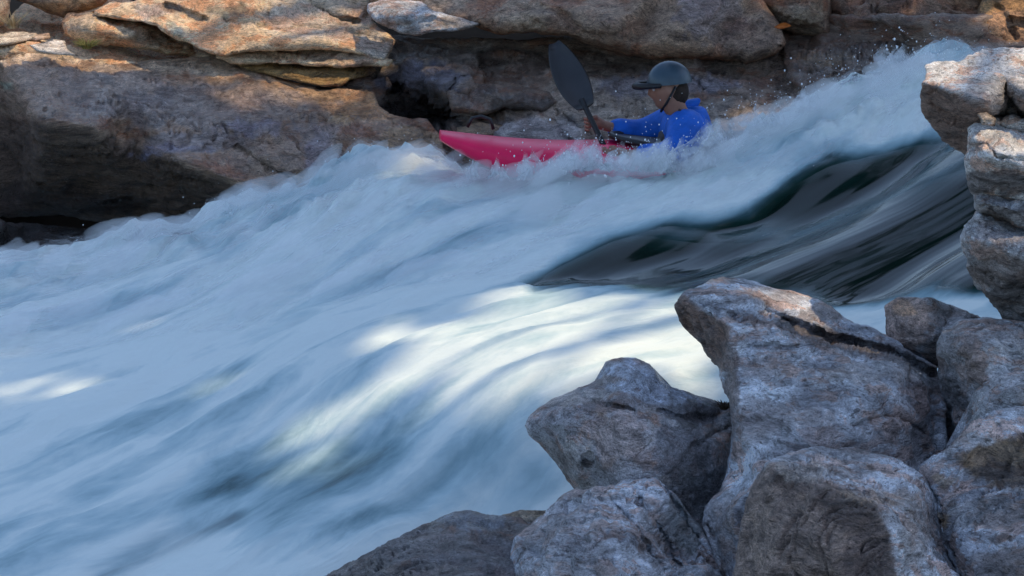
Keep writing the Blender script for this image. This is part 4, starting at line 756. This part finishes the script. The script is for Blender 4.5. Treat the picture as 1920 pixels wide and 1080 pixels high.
def ellring(cx, a, b, z, r, bm, nn=36, m=8):
    rs = []
    for i in range(nn):
        t = math.tau*i/nn; c = Vector((cx+a*math.cos(t), b*math.sin(t), z+.03*math.cos(t))); nr = Vector((math.cos(t), math.sin(t), 0))
        rs.append([bm.verts.new(c+nr*r*math.cos(p)+Vector((0, 0, r*math.sin(p)))) for p in [math.tau*j/m for j in range(m)]])
    for i in range(nn):
        A, B = rs[i], rs[(i+1) % nn]
        for j in range(m): bm.faces.new([A[j], A[(j+1) % m], B[(j+1) % m], B[j]])
ellring(.02, .4, .235, .185, .017, bm); obm('cockpit_rim', bm, M_black, ky)
bm = bmesh.new(); secs = []
for k in range(9):
    f = k/8; secs.append([(.02+(.4*(1-f)+.15*f)*math.cos(t)-.05*f, (.235*(1-f)+.14*f)*math.sin(t), .19+.03*f**1.6+.03*math.cos(t)*(1-f)) for t in [math.tau*i/32 for i in range(32)]])
loft(bm, secs, False); obm('spray_deck', bm, M_black, ky)
def tube(bm, pts, rads, m=8):
    rs = []
    for i, p in enumerate(pts):
        p = Vector(p); d = (Vector(pts[min(i+1, len(pts)-1)])-Vector(pts[max(i-1, 0)])).normalized(); q = d.to_track_quat('Z', 'Y')
        rs.append([bm.verts.new(p+q@Vector((math.cos(a)*rads[i], math.sin(a)*rads[i], 0))) for a in [math.tau*j/m for j in range(m)]])
    for a, b in zip(rs, rs[1:]):
        for j in range(m): bm.faces.new([a[j], a[(j+1) % m], b[(j+1) % m], b[j]])
    bm.faces.new(rs[0]); bm.faces.new(rs[-1][::-1])
for x0_, zz_ in ((1.12, .19), (-.9, .17)):
    bm = bmesh.new(); tube(bm, [(x0_-.07, 0, zz_), (x0_-.05, 0, zz_+.05), (x0_, 0, zz_+.065), (x0_+.05, 0, zz_+.05), (x0_+.07, 0, zz_)], [.009]*5); obm('grab_handle', bm, M_black, ky)
# --- the paddler: local frame as the kayak (x forward, y to the far side after the turn)
def skin_obj(name, pts, edges, rads, mat, parent, sub=2, root=0):
    m = bpy.data.meshes.new(name); m.from_pydata([tuple(p) for p in pts], edges, []); o = bpy.data.objects.new(name, m); COL.objects.link(o)
    sk = o.modifiers.new('skin', 'SKIN')
    for i, r in enumerate(rads): m.skin_vertices[0].data[i].radius = (r, r) if not isinstance(r, tuple) else r
    m.skin_vertices[0].data[root].use_root = True
    s2 = o.modifiers.new('sub', 'SUBSURF'); s2.levels = sub; s2.render_levels = sub
    dg = bpy.context.evaluated_depsgraph_get(); ev = o.evaluated_get(dg); nm = bpy.data.meshes.new_from_object(ev)
    o.modifiers.clear(); o.data = nm; nm.materials.clear(); nm.materials.append(mat); nm.polygons.foreach_set('use_smooth', [True]*len(nm.polygons)); o.parent = parent
    return o
pr = bpy.data.objects.new('person', None); COL.objects.link(pr); pr.location = K0+np.array([.12, -.02, -.25]); pr.rotation_euler = (math.radians(4), math.radians(4), math.radians(184))
tag(pr, 'person in blue jacket, dark vest and helmet paddling the red kayak', 'person')
pelv, belly, chest, neck, headb, headt = (-.05, 0, .08), (-.02, 0, .2), (.03, 0, .37), (.06, 0, .49), (.09, 0, .55), (.1, 0, .68)
# near side is +y (towards the viewer); arms: shoulder, elbow, wrist, hand
shN, elN, wrN, haN = (.05, .19, .42), (.14, .28, .31), (.36, .25, .34), (.44, .23, .345)
shF, elF, wrF, haF = (.05, -.18, .43), (.24, -.26, .36), (.44, -.16, .44), (.5, -.13, .47)
pts = [pelv, belly, chest, neck, headb, headt, (.03, .1, .43), shN, elN, wrN, haN, (.03, -.1, .43), shF, elF, wrF, haF,
       (.0, .1, .07), (.42, .15, .16), (.78, .1, .0), (.0, -.1, .07), (.42, -.15, .16), (.78, -.1, .0)]
ed = [(0, 1), (1, 2), (2, 3), (3, 4), (4, 5), (2, 6), (6, 7), (7, 8), (8, 9), (9, 10), (2, 11), (11, 12), (12, 13), (13, 14), (14, 15), (0, 16), (16, 17), (17, 18), (0, 19), (19, 20), (20, 21)]
rad = [.13, .115, .13, .055, .075, .085, .08, .06, .043, .028, .034, .08, .06, .043, .028, .034, .085, .065, .04, .085, .065, .04]
fing = []
for (h, w_, sgn) in ((10, wrN, 1), (15, wrF, -1)):
    hp = Vector(pts[h])
    for q in range(4):
        b = hp+Vector((.02, .0, .03-.02*q)); c1 = b+Vector((.035, -.03*sgn, 0)); c2 = c1+Vector((-.02, -.03*sgn, -.003))
        i = len(pts); pts += [tuple(c1), tuple(c2)]; ed += [(h, i), (i, i+1)]; rad += [.0095-.0006*q, .008]
    i = len(pts); pts += [tuple(hp+Vector((-.01, -.03*sgn, .035))), tuple(hp+Vector((.02, -.05*sgn, .03)))]; ed += [(h, i), (i, i+1)]; rad += [.011, .009]
body = skin_obj('body', pts, ed, rad, M_skin, pr, 2)
# head details belong to the body mesh: a shaped head with brow, nose, chin and ears joined in
bm = bmesh.new(); bm.from_mesh(body.data)
hb = bmesh.ops.create_uvsphere(bm, u_segments=24, v_segments=16, radius=1)['verts']
HC = Vector((.105, 0, .635))
for vv in hb:
    d = vv.co.copy(); r_ = Vector((.095*d.x, .075*d.y, .12*d.z))
    if d.z < 0: r_.y *= 1-.25*(-d.z); r_.x *= 1-.1*(-d.z)
    if d.x > .5: r_.x += .022*math.exp(-((d.y/.16)**2+((d.z+.15)/.2)**2))+.012*math.exp(-((d.y/.3)**2+((d.z+.75)/.15)**2))-.012*math.exp(-(((abs(d.y)-.35)/.15)**2+((d.z-.05)/.12)**2))
    if abs(d.y) > .8: r_.y += math.copysign(.012*math.exp(-((d.x/.2)**2+((d.z+.05)/.25)**2)), d.y)
    vv.co = HC+r_
for f in bm.faces: f.smooth = True
bm.to_mesh(body.data); bm.free()
P2 = [pelv, belly, chest, (.055, 0, .46), (.03, .1, .43), shN, elN, (.34, .252, .337), (.03, -.1, .43), shF, elF, (.42, -.17, .43)]
E2 = [(0, 1), (1, 2), (2, 3), (2, 4), (4, 5), (5, 6), (6, 7), (2, 8), (8, 9), (9, 10), (10, 11)]
skin_obj('jacket', P2, E2, [.18, .18, .2, .1, .135, .11, .085, .06, .135, .11, .085, .06], M_jack, pr, 2)
bm = bmesh.new(); loft(bm, [[(cx__+rx_*math.cos(t), ry_*math.sin(t), z_) for t in [math.tau*i/28 for i in range(28)]] for (z_, cx__, rx_, ry_) in [(.1, -.04, .15, .17), (.14, -.035, .175, .195), (.22, -.02, .185, .205), (.3, .0, .185, .205), (.355, .015, .17, .18), (.4, .03, .14, .14), (.43, .035, .1, .1)]]); vest = obm('vest', bm, M_vest, pr)
for z_ in (.18, .28):
    bm = bmesh.new(); ellring(-.02 if z_ < .2 else -.003, .19, .21, z_, .008, bm); obm('strap', bm, M_trim, vest)
for sg in (1, -1):
    bm = bmesh.new(); tube(bm, [(.1, sg*.09, .4), (.06, sg*.1, .52), (-.04, sg*.1, .46)], [.022, .02, .022]); obm('shoulder_strap', bm, M_vest, pr)
bm = bmesh.new(); hs = bmesh.ops.create_uvsphere(bm, u_segments=28, v_segments=16, radius=1)['verts']
for vv in list(hs):
    if vv.co.z < -.12: bm.verts.remove(vv)
for vv in bm.verts: vv.co = HC+Vector((-.008, 0, .03))+Vector((.122*vv.co.x, .098*vv.co.y, .118*vv.co.z))
hel = obm('helmet', bm, M_helm, pr)
bm = bmesh.new(); tube(bm, [(HC.x+.05, -.09, HC.z+.03), (HC.x+.15, -.05, HC.z+.03), (HC.x+.175, 0, HC.z+.028), (HC.x+.15, .05, HC.z+.03), (HC.x+.05, .09, HC.z+.03)], [.012, .018, .02, .018, .012]); obm('visor', bm, M_black, hel)
bm = bmesh.new(); tube(bm, [(HC.x-.03, .085, HC.z+.02), (HC.x+.02, .078, HC.z-.06), (HC.x+.045, 0, HC.z-.118), (HC.x+.02, -.078, HC.z-.06), (HC.x-.03, -.085, HC.z+.02)], [.007]*5); obm('chin_strap', bm, M_black, hel)
for sg in (1, -1):
    bm = bmesh.new(); bmesh.ops.create_icosphere(bm, subdivisions=2, radius=.012, matrix=Matrix.Translation((HC.x+.078, sg*.03, HC.z+.008))); obm('eye', bm, M_trim, pr)
bm = bmesh.new(); hs = bmesh.ops.create_uvsphere(bm, u_segments=20, v_segments=12, radius=1)['verts']
for vv in hs: vv.co = HC+Vector((-.035+.075*vv.co.x, .075*vv.co.y, -.02+.085*vv.co.z))
obm('hair', bm, M_hair, pr)
# paddle through both fists; one blade raised beyond the bow side, the other down behind the foam
pd = bpy.data.objects.new('paddle', None); COL.objects.link(pd); pd.location = pr.location; pd.rotation_euler = pr.rotation_euler
tag(pd, 'black bladed paddle held out over the kayak deck with one blade raised', 'paddle')
a_ = Vector(haN)+Vector((.02, -.03, 0)); b_ = Vector(haF)+Vector((.02, .03, 0)); dr = (b_-a_).normalized()
dr = Vector((.28, -.6, .74)).normalized(); mid = (a_+b_)/2
bm = bmesh.new(); tube(bm, [mid-dr*.72, mid-dr*.3, mid, mid+dr*.2, mid+dr*.26], [.015]*5, 10); obm('shaft', bm, M_black, pd)
def blade(c, dirn, sgn):
    bm = bmesh.new(); secs = []; side = dirn.cross(Vector((0, 1, .2))).normalized(); nrm = dirn.cross(side)
    for k in range(11):
        f = k/10; w_ = .09*math.sin(math.pi*min(1, .12+f*.83))**.6; c0 = c+dirn*(.44*f)+nrm*(.03*math.sin(f*3.1))
        secs.append([c0+side*(w_*math.cos(t))+nrm*(.008*math.sin(t)-.02*math.cos(t)**2) for t in [math.tau*i/14 for i in range(14)]])
    loft(bm, secs); obm('blade', bm, M_pad, pd)
blade(mid+dr*.2, dr, 1); blade(mid-dr*.68, -dr, -1)
# ================================================================= ground under everything, light
def ground():
    xs = np.concatenate([np.arange(-60, -8, 4), np.arange(-8, 8, .5), np.arange(8, 61, 4)]); ys = np.concatenate([np.arange(-40, 3, 3), np.arange(3, 20, .5), np.arange(20, 90, 4)])
    X, Y = np.meshgrid(xs, ys)
    far = sstep(14.8, 17.5, Y)
    near = np.maximum(sstep(6.6, 5.0, Y), sstep(.6, 2.4, X+(Y-8.5)*-.25)*sstep(9.2, 8.0, Y))
    Z = -1.1+far*1.55+np.maximum(Y-17, 0)*.2+near*1.3+sstep(4.5, 8, np.abs(X))*1.+.05*fbm(np.stack([X, Y, 0*X], -1)*.7, 3, 5)
    Z += sstep(5, -4, Y)*.4
    n, m = X.shape; i = np.arange(n*m).reshape(n, m)
    F = np.stack([i[:-1, :-1], i[:-1, 1:], i[1:, 1:], i[1:, :-1]], -1).reshape(-1, 4)
    o = mesh_obj('ground', np.stack([X, Y, Z], -1).reshape(-1, 3), F, simple_mat('dark_earth', (.05, .038, .026), .9, .2, .5, 2), origin=np.zeros(3))
    tag(o, kind='structure')
ground()
SUN = Vector((.44, .24, .865)).normalized()
EL = math.asin(SUN.z); AZ = math.atan2(SUN.x, SUN.y)
l = bpy.data.lights.new('sun', 'SUN'); lo = bpy.data.objects.new('sun', l); COL.objects.link(lo)
l.energy = 2.15; l.angle = math.radians(.6); l.color = (1, .79, .52)
lo.rotation_euler = SUN.to_track_quat('Z', 'Y').to_euler()
w = bpy.data.worlds.new('World'); SC.world = w; w.use_nodes = True; nt = w.node_tree
sky = nt.nodes.new('ShaderNodeTexSky'); sky.sky_type = 'NISHITA'; sky.sun_disc = False; sky.sun_elevation = EL; sky.sun_rotation = AZ
nt.links.new(sky.outputs[0], nt.nodes['Background'].inputs[0]); nt.nodes['Background'].inputs[1].default_value = .15
# unseen trees added to shade the river; crowns shaped around the sunlit places
bark = simple_mat('bark', (.12, .085, .06), .9, .2, .4, 14, .6)
def leaf_mat():
    t = NT('leaves'); co = t.n('ShaderNodeTexCoord').outputs['Object']
    c = t.ramp(t.noise(co, 1.5, 4), [(.3, (.035, .06, .02)), (.7, (.09, .12, .035))])
    d = t.n('ShaderNodeBsdfDiffuse', {'Color': c}).outputs[0]; r = t.n('ShaderNodeBsdfTranslucent', {'Color': c}).outputs[0]
    return t.out(t.n('ShaderNodeMixShader', {0: .25, 1: d, 2: r}).outputs[0])
LM = leaf_mat()
# sunlit places on the ground: (x, y, z, radius x, radius y)
def spot(px, py, Y, rx, ry, k=1.): p = P(px, py, Y); return (p[0], p[1], p[2], rx, ry, k)
GAPS = [spot(430, 30, 15.4, 1.4, .8), spot(80, 85, 15.0, 1.3, .35), spot(330, 112, 14.9, .9, .1), spot(1430, 200, 13.8, .4, .25), spot(620, 60, 15.0, .9, .7), spot(590, 145, 14.6, .55, .22), spot(1050, 640, 9.9, 1., .75, .98), spot(780, 745, 9.4, .9, .45, .96), spot(1220, 670, 9.7, .42, .65, .98), spot(1080, 740, 9.2, .35, .25, .85), spot(20, 700, 10.6, .6, .55, .93), spot(330, 690, 10.2, .8, .24, .8), spot(1850, 120, 8.6, .55, .45), spot(1900, 270, 8.2, .4, .25), spot(760, 300, 12.9, .3, .25), spot(1850, 20, 15, .4, .3), spot(1500, 30, 15, .25, .2)]
def lit(c):
    r = np.zeros(len(c), bool)
    for (gx_, gy_, gz_, rx, ry, kk) in GAPS:
        t = (c[:, 2]-gz_)/SUN.z; x = c[:, 0]-SUN.x*t; y = c[:, 1]-SUN.y*t
        r |= (((x-gx_)/(rx+.2))**2+((y-gy_)/(ry+.2))**2 < 1+.3*np.sin(x*9+y*5)+(RNG.random(len(c))-.6)*(.9 if gz_ < .4 else .2)) & (RNG.random(len(c)) < kk)
    return r
trees = []
for x in (3.4, 6.6, 9.8):
    for y in (8., 11.2, 14.4, 17.6, 20.8):
        ty_ = (8.2 if y < 10.5 else 17.8) if 9 < y < 16.5 else y+1
        trees.append((max(x+random.uniform(-.5, .5), 4.6 if y < 16 else 0), ty_+random.uniform(-.4, .4), x+random.uniform(-.3, .3), y, 13.5+random.uniform(-1, 1)))
for k, (tx, ty, cx_, cy_, H) in enumerate(trees):
    rt = bpy.data.objects.new('tree', None); COL.objects.link(rt); gz = .3; rt.location = (tx, ty, gz-.2)
    tag(rt, 'unseen tall leafy tree added beyond the right edge to shade the river', 'tree', 'unseen trees added to shade the river')
    bm = bmesh.new()
    def limb(p0, p1, r0, r1, bm=bm):
        p0 = Vector(p0); p1 = Vector(p1); d = (p1-p0); q = d.to_track_quat('Z', 'Y'); rings = []
        for s_ in range(5):
            f = s_/4; c = p0+d*f+Vector((math.sin(f*5+k)*.08, math.cos(f*4+k)*.08, 0))*(1 if 0 < s_ < 4 else 0)
            rings.append([bm.verts.new(c+q@Vector((math.cos(a)*(r0+(r1-r0)*f), math.sin(a)*(r0+(r1-r0)*f), 0))) for a in [i*math.tau/8 for i in range(8)]])
        for a, b in zip(rings, rings[1:]):
            for i in range(8): bm.faces.new([a[i], a[(i+1) % 8], b[(i+1) % 8], b[i]])
    limb((0, 0, 0), (cx_-tx, cy_-ty, H*.9), .24, .08)
    for j in range(6):
        a = j*1.1+k; f = .5+.06*j; limb(((cx_-tx)*f, (cy_-ty)*f, H*.9*f), (cx_-tx+math.cos(a)*1.8, cy_-ty+math.sin(a)*1.8, H*(.8+.05*j)), .07, .02)
    me = bpy.data.meshes.new('trunk'); bm.to_mesh(me); bm.free(); me.materials.append(bark)
    o = bpy.data.objects.new('trunk', me); COL.objects.link(o); o.parent = rt
    n = 3000; c = RNG.normal(size=(n, 3)); c /= np.linalg.norm(c, axis=1, keepdims=True); c *= (RNG.uniform(0, 1, (n, 1))**.45)
    root = np.array([tx, ty, gz-.2])
    c = c*np.array([2.4, 2.4, 1.9])+np.array([cx_-tx, cy_-ty, H])
    c = c[~lit(c+root)]; n = len(c)  # leaves left out where the sun should pass to the river and rocks
    a = RNG.normal(size=(n, 3)); a /= np.linalg.norm(a, axis=1, keepdims=True); b = np.cross(a, RNG.normal(size=(n, 3))); b /= np.linalg.norm(b, axis=1, keepdims=True); s_ = RNG.uniform(.2, .36, (n, 1))
    Vs = np.stack([c-a*s_, c-b*s_*.55-a*s_*.2, c+a*s_*.4-b*s_*.45, c+a*s_, c+b*s_*.6+a*s_*.2, c+b*s_*.4-a*s_*.5], 1).reshape(-1, 3)
    Fs = np.arange(n*6).reshape(n, 6)
    o = mesh_obj('crown', Vs, Fs, LM, parent=rt, smooth=False)
SC.view_settings.view_transform = 'Standard'; SC.view_settings.look = 'None'; SC.view_settings.gamma = 1; SC.view_settings.exposure = .72
SC.cycles.transparent_max_bounces = 16; SC.cycles.max_bounces = 5
SC.cycles.volume_bounces = 2
